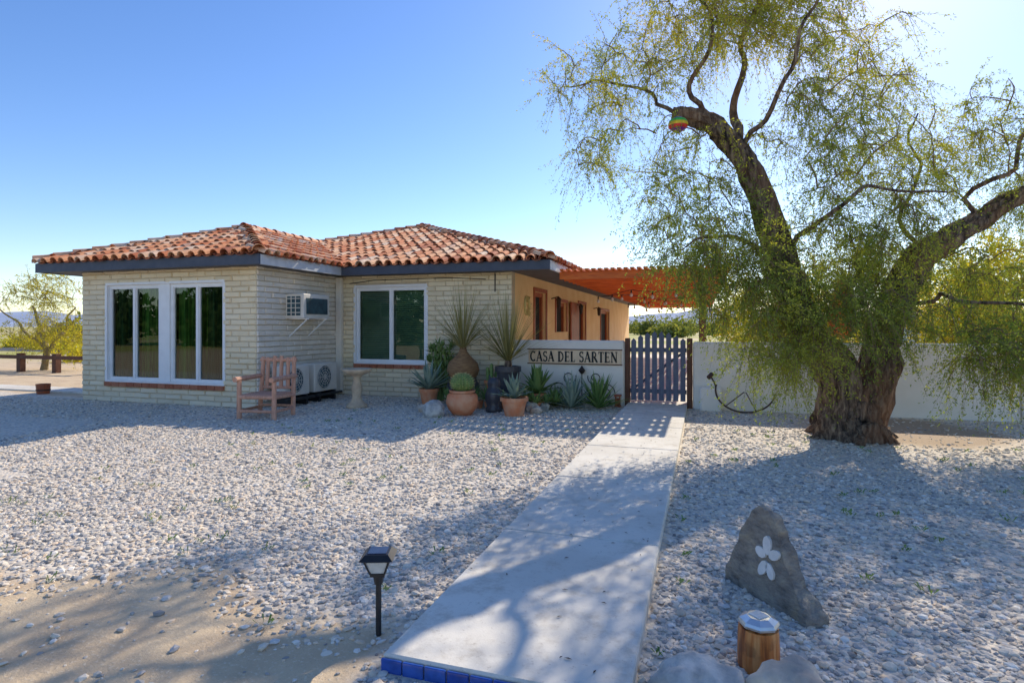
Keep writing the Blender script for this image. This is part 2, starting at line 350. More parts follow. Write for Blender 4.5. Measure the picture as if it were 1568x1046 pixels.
# ---------------------------------------------------------------- house
H=empty('slump_brick_house')
def bricks(mb,plane,c,a0,a1,z0,z1,openings,sgn,L=.40,hh=.102):
    z=z0; row=0
    while z<z1-.02:
        zt=min(z+hh-.010,z1)
        a=a0-(L*.5 if row%2 else 0)
        while a<a1:
            l=L+random.uniform(-.01,.01); s0=max(a+.005,a0); s1=min(a+l-.006,a1); a+=l
            segs=[(s0,s1)]
            for (o0,o1,p0,p1) in openings:
                if zt>p0 and z<p1:
                    ns=[]
                    for q0,q1 in segs:
                        if q1<=o0 or q0>=o1: ns.append((q0,q1))
                        else:
                            if q0<o0: ns.append((q0,o0))
                            if q1>o1: ns.append((o1,q1))
                    segs=ns
            for q0,q1 in segs:
                if q1-q0<.03: continue
                dep=random.uniform(.012,.032); i=.014; j=lambda:random.uniform(-.007,.007)
                def pt(aa,zz,dd):
                    return (aa,c+sgn*dd,zz) if plane=='Y' else (c+sgn*dd,aa,zz)
                e=.004
                B=[pt(q0,z,-e),pt(q1,z,-e),pt(q1,zt,-e),pt(q0,zt,-e)]
                zz0=z+i*.8; zz1=zt-i*.8
                Fq=[pt(q0+i+j(),zz0+j(),dep+j()),pt(q1-i+j(),zz0+j(),dep+j()),pt(q1-i+j(),zz1+j(),dep+j()*.5),pt(q0+i+j(),zz1+j(),dep+j()*.5)]
                mb.add(B+Fq,[(4,5,6,7),(0,1,5,4),(1,2,6,5),(2,3,7,6),(3,0,4,7)])
        z+=hh; row+=1
def wallbox(mb,plane,c0,c1,a0,a1,z0,z1,openings):
    A=sorted({a0,a1,*[o[0] for o in openings],*[o[1] for o in openings]}); Z=sorted({z0,z1,*[o[2] for o in openings],*[o[3] for o in openings]})
    for i in range(len(A)-1):
        for k in range(len(Z)-1):
            ca=(A[i]+A[i+1])/2; cz=(Z[k]+Z[k+1])/2
            if any(o[0]<ca<o[1] and o[2]<cz<o[3] for o in openings): continue
            if plane=='Y': mb.box(A[i],A[i+1],c0,c1,Z[k],Z[k+1])
            else: mb.box(c0,c1,A[i],A[i+1],Z[k],Z[k+1])
WF=8.75; MF=11.25; ZT=2.60
wo=[(-11.40,-8.47,.42,2.32)]; mo=[(-7.26,-5.55,.71,2.35)]
m=MB(); wallbox(m,'Y',WF,WF+.2,-12.09,-7.73,0,ZT,wo); wallbox(m,'Y',MF,MF+.2,-7.73,-3.65,0,ZT,mo)
m.box(-7.93,-7.73,WF+.2,MF,0,ZT); m.box(-12.09,-11.89,WF+.2,14,0,ZT)
m.build('wall_backing',M['mortar'],H)
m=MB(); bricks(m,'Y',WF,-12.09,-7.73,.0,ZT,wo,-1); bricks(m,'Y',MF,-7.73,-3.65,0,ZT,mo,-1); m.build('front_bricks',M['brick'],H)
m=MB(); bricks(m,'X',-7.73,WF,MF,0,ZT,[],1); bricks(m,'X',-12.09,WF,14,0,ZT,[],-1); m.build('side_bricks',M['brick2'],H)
eo=[(12.9,13.9,.05,2.30),(14.95,16.2,1.35,2.15),(17.9,19.0,.05,2.2),(22,24,.9,2.1)]
m=MB(); wallbox(m,'X',-3.85,-3.65,MF+.2,31,0,ZT,eo); m.box(-12.6,-3.85,30.8,31,0,ZT); m.box(-12.6,-12.4,14,30.8,0,ZT); m.box(-12.4,-11.89,13.8,14,0,ZT); m.build('side_wall',M['warmst'],H)
m=MB()
for (a,b,p,q) in eo:
    m.box(-3.84,-3.72,a,a+.1,p,q); m.box(-3.84,-3.72,b-.1,b,p,q); m.box(-3.84,-3.72,a+.1,b-.1,q-.1,q)
    m.box(-3.70,-3.62,a-.09,a-.002,p,q+.09); m.box(-3.70,-3.62,b+.002,b+.09,p,q+.09); m.box(-3.70,-3.62,a,b,q+.004,q+.09)
m.build('side_door_frames',M['woodr'],H)
m=MB(); 
for (a,b,p,q) in eo: m.box(-3.80,-3.78,a+.1,b-.1,p,q-.1)
m.build('side_panes',M['dark'],H)
m=MB()
for k in range(7): m.box(-3.60,-3.56,16.5+k*.16,16.64+k*.16,.1,2.2)
m.build('open_door',M['woodr'],H)
def window(nm,a0,a1,z0,z1,y,curt):
    y1=y+.09; f=.055
    m=MB()
    m.box(a0,a1,y+.02,y1,z0,z0+f); m.box(a0,a1,y+.02,y1,z1-f,z1)
    m.box(a0,a0+f,y+.021,y1-.001,z0+f,z1-f); m.box(a1-f,a1,y+.021,y1-.001,z0+f,z1-f)
    c=(a0+a1)/2; m.box(c-.03,c+.03,y+.016,y1-.002,z0+f,z1-f)
    for q0,q1 in ((a0+f,c-.03),(c+.03,a1-f)):
        m.box(q0,q1,y+.035,y1-.01,z0+f,z0+f+.02); m.box(q0,q1,y+.035,y1-.01,z1-f-.02,z1-f)
        m.box(q0,q0+.018,y+.036,y1-.012,z0+f+.02,z1-f-.02); m.box(q1-.018,q1,y+.036,y1-.012,z0+f+.02,z1-f-.02)
    m.build(nm+'_frame',M['white'],H)
    g=MB(); g.add([(a0+f,y+.06,z0+f),(a1-f,y+.06,z0+f),(a1-f,y+.06,z1-f),(a0+f,y+.06,z1-f)],[(0,1,2,3)]); g.build(nm+'_glass',M['glass'],H)
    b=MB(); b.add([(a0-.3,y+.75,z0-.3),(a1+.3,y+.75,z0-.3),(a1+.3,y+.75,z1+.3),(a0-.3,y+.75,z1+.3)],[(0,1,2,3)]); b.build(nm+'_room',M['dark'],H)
    if curt=='curtain':
        w_=(a1-a0)
        parts=((a0+.0,a0+.46*w_,M['curtain']),(a0+.49*w_,a1,M['curtain2'])) if nm.endswith('a') else ((a0,a0+.50*w_,M['curtain2']),(a0+.56*w_,a1,M['curtain']))
        for q0,q1,mt in parts:
            b=MB(); n=110; vs=[];fs=[]
            for i in range(n+1):
                t=i/n; x=q0+(q1-q0)*t; yy=y+.20+.06*math.sin(t*38+1.6*math.sin(t*9))+.018*math.sin(t*97)
                vs+=[(x,yy,z0-.05),(x+.02*math.sin(t*20),yy*1.0+.01,z1+.05)]
            for i in range(n): fs.append((2*i,2*i+2,2*i+3,2*i+1))
            b.add(vs,fs); b.build(nm+'_curtain',mt,H,smooth=True)
    else:
        b=MB(); z=z0+.05
        while z<z1-.05:
            b.add([(a0+.04,y+.13,z),(a1-.04,y+.13,z),(a1-.04,y+.16,z+.034),(a0+.04,y+.16,z+.034)],[(0,1,2,3)]); z+=.045
        b.build(nm+'_blind',M['blind'],H)
window('bedroom_window_a',-11.40,-10.03,.42,2.32,WF,'curtain'); window('bedroom_window_b',-9.78,-8.47,.42,2.32,WF,'curtain')
window('main_window',-7.26,-5.55,.71,2.35,MF,'blind')
m=MB(); m.box(-10.028,-9.782,WF-.005,WF+.15,.42,2.32)
for a0,a1,z0,z1,y in ((-11.40,-8.47,.42,2.32,WF),(-7.26,-5.55,.71,2.35,MF)):
    m.box(a0-.03,a1+.03,y-.03,y+.018,z1+.001,z1+.05); m.box(a0-.045,a0+.012,y-.028,y+.018,z0,z1); m.box(a1-.012,a1+.045,y-.028,y+.018,z0,z1)
    m.box(a0-.03,a1+.03,y-.034,y+.018,z0-.025,z0+.012)
m.build('window_trim',M['white'],H)
m=MB()
for a0,a1,z,y in ((-11.43,-8.44,.395,WF),(-7.29,-5.52,.685,MF)):
    a=a0
    while a<a1: m.bbox(a,min(a+.19,a1),y-.06,y+.01,z-.085,z,.006); a+=.2
m.build('brick_sills',M['redbrick'],H)
m=MB(); m.bbox(-7.70,-7.56,MF-.13,MF-.02,.05,2.58,.01); m.box(-7.72,-7.54,MF-.14,MF-.018,1.3,1.33); m.build('downpipe',M['brick2'],H)
m=MB(); m.tube([(-7.4,MF-.03,2.44),(-6.8,MF-.03,2.5),(-5,MF-.03,2.51),(-4.2,MF-.03,2.46)],.009,6); m.cyl((-4.0,MF-.03,2.58),(-4.0,MF-.03,2.2),.012,n=6)
m.build('conduit',M['iron'],H)
# roof
ZE=2.77
def zw(x,y): return ZE+.35*min(y-8.35,-7.33-x,x+12.87) if y<=14.2 else -9
def zm(x,y): return ZE+.318*min(y-10.8,-2.75-x,x+13.33,31.6-y)
wa=(-10.1,11.12); wz=ZE+.35*2.77; ma=(-8.04,16.09); mz=ZE+.318*5.29
m=MB()
m.add([(-12.87,8.35,ZE),(-7.33,8.35,ZE),(-7.33,10.8,ZE),(-7.33-.0,10.8,ZE),(-10.1,14.2,wz),(-10.1,11.12,wz),(-12.87,10.9,ZE),(-8.0,14.2,ZE+.2),(-12.2,14.2,ZE+.2)],
      [(0,1,5),(1,2,7,4,5),(0,5,4,8,6)])
m.add([(-13.33,10.8,ZE),(-2.75,10.8,ZE),(-2.75,31.6,ZE),(-13.33,31.6,ZE),(ma[0],ma[1],mz),(ma[0],26.31,mz)],[(0,1,4),(1,2,5,4),(2,3,5),(3,0,4,5)])
m.build('roof_deck',M['plate'],H)
m=MB(); z0,z1=2.585,2.765
m.box(-12.87,-7.33,8.35,8.39,z0,z1); m.box(-12.87,-12.83,8.39,10.8,z0,z1)
m.box(-7.33,-2.75,10.8,10.84,z0,z1); m.box(-13.33,-12.87,10.8,10.84,z0,z1); m.box(-13.33,-13.29,10.84,31.6,z0,z1)
m.build('fascia',M['fascia'],H)
m=MB(); m.box(-7.37,-7.331,8.391,10.8,z0+.002,z1-.002); m.box(-2.79,-2.75,10.841,31.6,z0,z1); m.build('side_fascia',M['fascial'],H)
m=MB(); m.box(-12.83,-7.371,8.391,10.8,2.60,2.62); m.box(-13.29,-2.791,10.841,31.5,2.601,2.621); m.build('soffit',M['soffit'],H)
tiles=MB(); pans=MB()
def tile(mb,base,a,u,nrm,r0,r1,L,th=.014,seg=6,inv=False):
    vs=[];fs=[]
    for ring in range(4):
        r=[r0,r1,r0-th,r1-th][ring]; off=[0,L,0,L][ring]
        for k in range(seg+1):
            ang=math.pi*k/seg; cx=math.cos(ang)*r; cz=math.sin(ang)*r
            if inv: cz=.06-cz*.6
            vs.append(base+a*cx+u*off+nrm*cz)
    n=seg+1
    for k in range(seg):
        fs.append((k,k+1,n+k+1,n+k)); fs.append((2*n+k,2*n+k+1,k+1,k)); fs.append((3*n+k,3*n+k+1,2*n+k+1,2*n+k))
    mb.add(vs,fs)
def roofplane(O,a,s,slope,length,depth,zown,zoth,sp=.235,ex=.37):
    a=Vector(a);s=Vector(s); u=(s+Vector((0,0,slope))).normalized(); nrm=a.cross(u)
    if nrm.z<0: nrm=-nrm
    nr=int(depth/math.cos(math.atan(slope))/ex)+1; nc=int(length/sp)+1
    for r in range(nr):
        for c in range(nc):
            for kind in (0,1):
                aa=(c+.5+.5*kind)*sp+random.uniform(-.012,.012); uu=r*ex-.05+random.uniform(-.03,.03)
                mid=Vector(O)+a*aa+u*(uu+.2)
                zo=zown(mid.x,mid.y)
                if abs(zo-mid.z)>.03: continue
                if zoth and zoth(mid.x,mid.y)>zo+.03: continue
                b=Vector(O)+a*aa+u*uu+nrm*(.018 if kind==0 else -.01)
                uq=(u+nrm*random.uniform(-.05,-.01)+a*random.uniform(-.035,.035)).normalized()
                if kind==0: tile(tiles,b+nrm*.012,a,uq,nrm,.092+random.uniform(-.006,.006),.070,.45)
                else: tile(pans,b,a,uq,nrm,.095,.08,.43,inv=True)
roofplane((-12.87,8.35,ZE),(1,0,0),(0,1,0),.35,5.54,2.8,zw,zm)
roofplane((-7.33,8.35,ZE),(0,1,0),(-1,0,0),.35,5.8,2.8,zw,zm)
roofplane((-12.87,8.35,ZE),(0,1,0),(1,0,0),.35,5.8,2.8,zw,zm)
roofplane((-13.33,10.8,ZE),(1,0,0),(0,1,0),.318,10.58,5.3,zm,zw)
roofplane((-2.75,10.8,ZE),(0,1,0),(-1,0,0),.318,20.8,5.3,zm,None)
def hipcaps(p0,p1,step=.34):
    p0=Vector(p0);p1=Vector(p1); u=(p1-p0).normalized(); a=Vector((-u.y,u.x,0)).normalized(); n=u.cross(a); 
    if n.z<0:n=-n
    L=(p1-p0).length; k=0
    while k*step<L:
        tile(tiles,p0+u*(k*step)+n*.045,a,(u-n*.05).normalized(),n,.12+random.uniform(-.006,.006),.095,.42); k+=1
hipcaps((-7.33,8.35,ZE),(*wa,wz)); hipcaps((-12.87,8.35,ZE),(*wa,wz)); hipcaps((-10.1,11.0,wz),(-10.1,14,wz+.001))
hipcaps((-2.75,10.8,ZE),(*ma,mz)); hipcaps((-13.33,10.8,ZE),(*ma,mz)); hipcaps((ma[0],16,mz),(ma[0],26.2,mz+.001))
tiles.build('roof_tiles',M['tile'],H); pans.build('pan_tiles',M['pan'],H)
# window AC
A=empty('window_air_conditioner'); m=MB()
m.bbox(-7.71,-7.29,9.5,10.32,1.66,2.13,.012); m.build('casing',M['acw'],A)
m=MB(); m.box(-7.288,-7.275,9.58,10.24,1.74,2.05); m.build('grille',M['acd'],A)
m=MB()
for k in range(7): m.box(-7.274,-7.270,9.58,10.24,1.755+k*.042,1.759+k*.042)
m.build('louvers',M['acd'],A)
m=MB(); m.box(-7.66,-7.36,9.488,9.499,1.71,2.08); m.build('side_vents',M['acd'],A)
m=MB()
for k in range(2): m.box(-7.57+k*.1,-7.555+k*.1,9.480,9.4875,1.71,2.08)
for k in range(4): m.box(-7.66,-7.36,9.479,9.4872,1.76+k*.09,1.775+k*.09)
m.build('vent_bars',M['acw'],A)
m=MB()
for y in (9.62,10.2): m.cyl((-7.3,y,1.64),(-7.72,y,1.30),.014,n=6); m.box(-7.72,-7.27,y-.015,y+.015,1.635,1.658)
m.build('brackets',M['white'],A)
for (y0,y1) in ((8.98,9.70),(9.85,10.60)):
    A=empty('outdoor_condenser_unit'); m=MB(); m.bbox(-7.6,-7.3,y0,y1,.2,.76,.015); m.build('casing',M['acw'],A)
    yc=(y0+y1)/2-.06; m=MB()
    m.tube([(-7.298,yc,.48),(-7.292,yc,.48)],[.225,.225],32); m.build('fan_recess',M['acd'],A)
    m=MB()
    for r in (.05,.1,.15,.2,.235):
        m.tube([(-7.28,yc+r*math.cos(t*math.pi/16),.48+r*math.sin(t*math.pi/16)) for t in range(33)],.005,4,False)
    for t in range(12):
        m.cyl((-7.28,yc,.48),(-7.28,yc+.235*math.cos(t*math.pi/6),.48+.235*math.sin(t*math.pi/6)),.004,n=4)
    m.build('fan_guard',M['acw'],A)
    m=MB(); 
    for y in (y0+.1,y1-.16): m.box(-7.62,-7.26,y,y+.06,.0,.198)
    m.box(-7.26,-7.2,y0-.05,y1+.05,.12,.16)
    m.build('stand',M['black'],A)

# ---------------------------------------------------------------- garden walls, gate, sign
A=empty('garden_wall'); m=MB()
m.bbox(-3.645,-1.40,11.2,11.38,0,1.23,.03); m.build('stucco_wall',M['stucco'],A)
m=MB(); m.bbox(-.17,4.75,11.2,11.38,0,1.22,.03); m.bbox(-.05,.32,10.98,11.198,0,.42,.03); m.bbox(4.752,5.0,11.15,11.43,0,1.25,.03)
A2=empty('garden_wall'); m.build('stucco_wall',M['stucco'],A2)
m=MB(); m.bbox(5.02,5.16,11.2,11.34,0,1.3); m.bbox(5.5,5.64,11.2,11.34,0,1.25); 
for k in range(12): m.box(5.16,6.8,11.25,11.28,.08+k*.1,.16+k*.1)
A=empty('wood_fence'); m.build('posts_and_boards',M['woodr'],A)
G=empty('garden_gate'); m=MB(); n=8
gx0,gx1=-1.30,-.28
for k in range(n):
    w_=(gx1-gx0)/n; x0=gx0+k*w_+.018; x1=gx0+(k+1)*w_-.018; t=((x0+x1)/2-gx0)/(gx1-gx0)*2-1
    zt=1.22+.17*(1-t*t)
    m.add([(x0,11.24,.12),(x1,11.24,.12),(x1,11.265,.12),(x0,11.265,.12),(x0,11.24,zt-.03),(x1,11.24,zt-.03),(x1,11.265,zt-.03),(x0,11.265,zt-.03),((x0+x1)/2,11.24,zt+.02),((x0+x1)/2,11.265,zt+.02)],
          [(0,1,5,8,4),(1,2,6,5),(3,0,4,7),(2,3,7,9,6),(4,8,9,7),(8,5,6,9),(0,3,2,1)])
m.build('pickets',M['gate'],G)
m=MB()
for z in (.25,1.02): m.box(gx0,gx1,11.267,11.30,z,z+.08)
m.tube([(gx0+.05,11.285,.33),(gx1-.05,11.285,1.02)],.025,4)
m.build('rails',M['gate'],G)
m=MB(); m.bbox(-1.395,-1.305,11.2,11.32,0,1.28); m.bbox(-.275,-.175,11.2,11.32,0,1.28); m.build('posts',M['woodd'],G)
SG=empty('house_name_sign'); m=MB(); m.bbox(-3.28,-1.46,11.165,11.198,.77,1.06,.01); m.build('board',M['board'],SG)
m=MB(); m.box(-3.30,-1.44,11.158,11.164,1.045,1.065); m.box(-3.30,-1.44,11.158,11.164,.765,.785); m.build('border',M['woodd'],SG)
def arc(cx,cy,rx,ry,a0,a1,th,n=12):
    P=[(cx+rx*math.cos(math.radians(a0+(a1-a0)*i/n)),cy+ry*math.sin(math.radians(a0+(a1-a0)*i/n))) for i in range(n+1)]
    return [(*P[i],*P[i+1],th) for i in range(n)]
TK,TN,SF=.24,.11,.09
def serif(x,y,w=.15): return [(x-w,y,x+w,y,SF)]
GL={'C':(.82,arc(.44,.5,.35,.45,50,310,.19)+[(.68,.80,.70,1.0,.06),(.68,.2,.70,0,.06)]),
'A':(.92,[(.12,.02,.46,1,TN),(.44,1,.80,.02,TK),(.24,.34,.66,.34,TN)]+serif(.12,.03,.13)+serif(.80,.03,.14)),
'S':(.66,arc(.34,.74,.22,.22,30,270,.16)+arc(.34,.27,.24,.24,90,-150,.17)+[(.54,.78,.56,1,.06),(.10,.22,.09,0,.06)]),
'D':(.90,[(.2,0,.2,1,TK)]+arc(.28,.5,.48,.46,-90,90,.17)+serif(.18,.03,.14)+serif(.18,.97,.14)),
'E':(.78,[(.2,0,.2,1,TK),(.2,.96,.66,.96,TN),(.2,.5,.56,.5,TN),(.2,.04,.68,.04,TN),(.66,.82,.66,1,.06),(.68,0,.68,.2,.06),(.56,.4,.56,.6,.05)]+serif(.18,.03,.14)+serif(.18,.97,.14)),
'L':(.72,[(.2,0,.2,1,TK),(.2,.04,.64,.04,TN),(.64,0,.64,.22,.06)]+serif(.18,.03,.14)+serif(.2,.97,.15)),
'R':(.90,[(.2,0,.2,1,TK),(.45,.48,.80,.02,TK)]+arc(.36,.73,.27,.24,-90,90,.15)+[(.2,.97,.36,.97,TN),(.2,.49,.4,.49,TN)]+serif(.18,.03,.14)+serif(.82,.03,.12)),
'T':(.80,[(.40,0,.40,1,TK),(.06,.96,.74,.96,TN),(.06,.8,.06,1,.06),(.74,.8,.74,1,.06)]+serif(.40,.03,.15)),
'N':(.96,[(.18,0,.18,1,TN),(.16,.98,.78,.04,TK),(.78,0,.78,1,TN)]+serif(.17,.03,.13)+serif(.12,.97,.12)+serif(.78,.97,.13))}
m=MB(); word='CASA DEL SARTEN'; tot=sum(GL[c][0] if c!=' ' else .45 for c in word)+.06*len(word); hgt=.20; sx=1.74/tot; x=-3.24; q=0
for c in word:
    if c==' ': x+=.45*sx; continue
    for (a,b,c_,d,th) in GL[c][1]:
        p0=Vector((x+a*sx,.815+b*hgt)); p1=Vector((x+c_*sx,.815+d*hgt)); dr=(p1-p0).normalized(); nn=Vector((-dr.y,dr.x))*th*.5*.145; q+=1
        yy=11.157-.00035*(q%9); e=dr*.004
        pp=[p0-e-nn,p1+e-nn,p1+e+nn,p0-e+nn]
        m.add([(v.x,yy,v.y) for v in pp],[(0,1,2,3)])
    x+=(GL[c][0]+.06)*sx
m.build('name_letters',M['letter'],SG)
A=empty('iron_scroll_ornament'); m=MB()
def spiral(cx,cz,r,turns,a0,sg=1): return [(cx+sg*r*(1-.75*t/30)*math.cos(a0+turns*6.28*t/30),11.12,cz+r*(1-.75*t/30)*math.sin(a0+turns*6.28*t/30)) for t in range(31)]
for sg in (1,-1):
    m.tube(spiral(-2.2+sg*.25,.52,.14,1.4,math.pi*.9,sg),.009,5); m.tube(spiral(-2.2+sg*.45,.25,.18,1.5,0,sg),.009,5); m.tube(spiral(-2.2+sg*.2,.22,.14,1.4,3,sg),.009,5)
m.cyl((-2.2,11.12,0),(-2.2,11.12,.68),.009,n=6); m.box(-2.85,-1.55,11.11,11.13,.05,.07)
m.lathe([(.0,0),(.04,.03),(.07,.08),(.03,.13),(.0,.18)],(-2.2,11.12,.58),10)
m.build('scrolls',M['iron'],A)
A=empty('rusty_iron_wheel'); m=MB()
R=.42; cw=(.70,10.98,.38)
def wp(r,a): return (cw[0]+r*math.cos(a)*1.15,cw[1]+.12*math.sin(a),cw[2]+r*math.sin(a)*.86)
m.tube([wp(R,-.1-3.3*t/24) for t in range(25)],.016,6)
for a in (-1.2,-2.3): m.cyl(wp(.02,a),wp(R,a),.010,n=6)
m.tube([wp(R,-3.3),(.20,10.95,.5),(.14,10.95,.62)],.016,6); m.cyl((.1,10.9,.60),(.16,10.97,.66),.04,n=8)
m.build('rim_and_spokes',M['rust'],A)
# ---------------------------------------------------------------- pergola
A=empty('wooden_pergola')
m=MB(); y=11.55
while y<31: m.box(-2.74,.42,y,y+.045,2.44,2.60); y+=.42
m.build('rafters',M['woodo'],A)
m=MB(); x=-2.70
while x<.5: m.box(x,x+.075,11.40,31,2.602,2.64); x+=.125
m.build('top_slats',M['woodo'],A)
m=MB(); m.box(-.06,.06,11.45,31,2.27,2.438)
m.build('beam',M['woodr'],A)
m=MB()
for y in (12.3,18.5,24.7,30.8): m.bbox(-.07,.07,y-.07,y+.07,.05,2.268)
m.build('posts',M['woodd'],A)
A=empty('string_lights'); m=MB(); b=MB()
pts=[]
for i in range(60):
    t=i/59; pts.append((-2.6+2.6*abs(((t*6)%2)-1),12.2+17*t,2.36-.10*abs(math.sin(t*30))))
m.tube(pts,.008,4)
for i in range(0,60,2):
    p=pts[i]; m.cyl((p[0],p[1],p[2]-.07),(p[0],p[1],p[2]),.018,n=6); b.lathe([(0,-.17),(.035,-.14),(.035,-.10),(.015,-.07)],p,8)
m.build('wire',M['iron'],A); b.build('bulbs',M['lens'],A,smooth=True)
A=empty('patio_umbrella'); UX=3.32; m=MB(); m.cyl((UX,16.5,0),(UX,16.5,2.9),.025,n=8); m.build('pole',M['woodd'],A)
m=MB(); n=16; prof=[(.05,1.2),(.20,1.35),(.28,1.7),(.21,2.2),(.08,2.65),(0,2.8)]; vs=[];fs=[]
for r,z in prof:
    for k in range(n): th=6.283*k/n; q=r*(1+.25*(k%2)); vs.append((UX+q*math.cos(th),16.5+q*math.sin(th),z))
for i in range(len(prof)-1):
    for k in range(n): k2=(k+1)%n; fs.append((i*n+k,i*n+k2,(i+1)*n+k2,(i+1)*n+k))
m.add(vs,fs); m.build('folded_canopy',M['red'],A)
for (y,z) in ((14.45,2.08),(17.3,2.0),(20.5,2.0)):
    A=empty('wall_lantern'); m=MB(); m.cyl((-3.64,y,z+.12),(-3.45,y,z+.17),.015,n=6); m.lathe([(0,.18),(.08,.1),(.06,.08),(.05,-.1),(0,-.14)],(-3.45,y,z),8); m.build('lantern',M['iron'],A)
A=empty('wall_wreath'); m=MB()
for i in range(60):
    a=i/60*6.28; p=Vector((-3.62,12.25+.15*math.cos(a),1.95+.19*math.sin(a))); d=Vector((random.uniform(0,.8),random.uniform(-1,1),random.uniform(-1,1))).normalized()*.08
    m.add([p,p+d*.5+Vector((0,.015,.01)),p+d,p+d*.5-Vector((0,.015,.01))],[(0,1,2,3)])
m.tube([(-3.63,12.25+.15*math.cos(t*.314),1.95+.19*math.sin(t*.314)) for t in range(21)],.03,6); m.build('wreath_ring',M['spine'],A)

# ---------------------------------------------------------------- furniture
A=empty('rustic_log_chair'); m=MB(); Wd=.31
def lg(p,q,r=.03,r2=None): m.tube([p,((p[0]+q[0])/2,(p[1]+q[1])/2,(p[2]+q[2])/2),q],[r,r*.93,r2 or r*.88],9)
for sx in (-1,1):
    lg((sx*Wd,-.28,0),(sx*Wd,-.28,.62),.042); lg((sx*Wd,.28,0),(sx*Wd*.92,.36,.98),.040)
    lg((sx*Wd,-.28,.13),(sx*Wd,.29,.13),.028); lg((sx*Wd,-.28,.36),(sx*Wd,.30,.34),.034)
    lg((sx*(Wd+.01),-.38,.645),(sx*(Wd+.0),.36,.66),.044)
lg((-Wd,-.28,.13),(Wd,-.28,.13),.028); lg((-Wd,-.29,.36),(Wd,-.29,.36),.036); lg((-Wd,.29,.34),(Wd,.29,.34),.03); lg((-Wd,.28,.16),(Wd,.28,.16),.024)
lg((-Wd-.02,.355,.93),(Wd+.02,.355,.93),.036); lg((-Wd,.32,.46),(Wd,.32,.46),.03)
for k in range(4): 
    x=-.195+k*.13; x2=x*.95; lg((x,.315,.44),(x2,.345,.97+.03*(1-((k-1.5)/1.5)**2)),.036)
for k in range(6): m.bbox(-Wd+.01,Wd-.01,-.28+k*.095,-.20+k*.095,.372,.398,.006)
m.build('log_frame',M['woodp'],A,(-6.88,8.02,0),math.radians(8))
A=empty('bird_bath'); m=MB()
m.lathe([(0,.0),(.19,0),(.19,.05),(.15,.08),(.10,.13),(.075,.2),(.09,.30),(.105,.36),(.07,.46),(.065,.54),(.10,.59),(.2,.63),(.27,.68),(.275,.72),(.25,.72),(.2,.69),(0,.67)],(-6.1,9.48,0),28); m.build('pedestal_and_bowl',M['stoneb'],A,smooth=True)
A=empty('solar_path_light'); m=MB(); c=(-1.50,2.52)
m.cyl((*c,0),(*c,.30),.014,n=10); m.cyl((*c,.25),(*c,.30),.02,.03,10)
def fr(mb,c,z0,z1,h0,h1,ang=.35):
    vs=[]
    for z,h in ((z0,h0),(z1,h1)):
        for sx,sy in((-1,-1),(1,-1),(1,1),(-1,1)):
            x,y=sx*h,sy*h; vs.append((c[0]+x*math.cos(ang)-y*math.sin(ang),c[1]+x*math.sin(ang)+y*math.cos(ang),z))
    mb.add(vs,[(0,3,2,1),(4,5,6,7),(0,1,5,4),(1,2,6,5),(2,3,7,6),(3,0,4,7)])
fr(m,c,.295,.31,.034,.036); fr(m,c,.375,.385,.062,.078); fr(m,c,.385,.41,.080,.055)
def corner(h,z,k,ang=.35):
    sx,sy=((-1,-1),(1,-1),(1,1),(-1,1))[k]; x,y=sx*h,sy*h; return (c[0]+x*math.cos(ang)-y*math.sin(ang),c[1]+x*math.sin(ang)+y*math.cos(ang),z)
for k in range(4): m.cyl(corner(.034,.31,k),corner(.058,.378,k),.005,n=5)
m.build('stake_and_frame',M['black'],A); m=MB(); fr(m,c,.311,.374,.030,.052); m.build('lens',M['lens'],A); m=MB(); fr(m,c,.4105,.414,.046,.044); m.build('solar_panel',M['panel'],A)
A=empty('log_post_light'); m=MB(); c2=(.235,2.80)
n=36; vs=[];fs=[]; prof=[(.086,0),(.087,.05),(.086,.1),(.084,.15),(.081,.18),(.0,.186)]
for i,(r,z) in enumerate(prof):
    for k in range(n):
        th=6.283*k/n; q=r*(1+.035*noise.noise(Vector((math.cos(th)*3,math.sin(th)*3,z*3)))+.015*math.sin(th*11)); vs.append((c2[0]+q*math.cos(th),c2[1]+q*math.sin(th),z))
for i in range(len(prof)-1):
    for k in range(n): k2=(k+1)%n; fs.append((i*n+k,i*n+k2,(i+1)*n+k2,(i+1)*n+k))
m.add(vs,fs); m.build('log',M['log'],A)
m=MB(); m.lathe([(.07,.187),(.084,.19),(.086,.20),(.08,.212),(.055,.225),(.05,.228),(0,.229)],(*c2,0),8); m.build('cap',M['steel'],A)
m=MB(); m.lathe([(.045,.2295),(.04,.233),(0,.234)],(*c2,0),4); m.build('solar_cell',M['lens'],A)
def rock(name,c,s,mat,seed,sub=4,amp=.28):
    bm=bmesh.new(); bmesh.ops.create_icosphere(bm,subdivisions=sub,radius=1)
    for v in bm.verts:
        p=v.co.copy(); q=p+Vector((seed*3.1,seed*1.7,seed)); f=1+amp*noise.noise(q*1.1)+amp*.5*noise.noise(q*2.7)+amp*.16*noise.noise(q*8)
        v.co=Vector((p.x*s[0],p.y*s[1],p.z*s[2]))*f
    me=bpy.data.meshes.new(name); bm.to_mesh(me); bm.free(); me.materials.append(mat); me.polygons.foreach_set('use_smooth',[True]*len(me.polygons))
    o=bpy.data.objects.new(name,me); COL.objects.link(o); o.location=c; return o
rock('boulder',(-.01,2.50,.03),(.19,.14,.115),M['rockg'],1); rock('boulder',(.33,2.50,.06),(.16,.15,.14),M['rockt'],2)
rock('boulder',(-4.29,8.93,.09),(.2,.18,.17),M['rockg'],3); rock('boulder',(-2.85,9.95,.06),(.12,.1,.1),M['rockt'],4); rock('boulder',(-2.7,10.2,.06),(.1,.1,.09),M['rockg'],5)
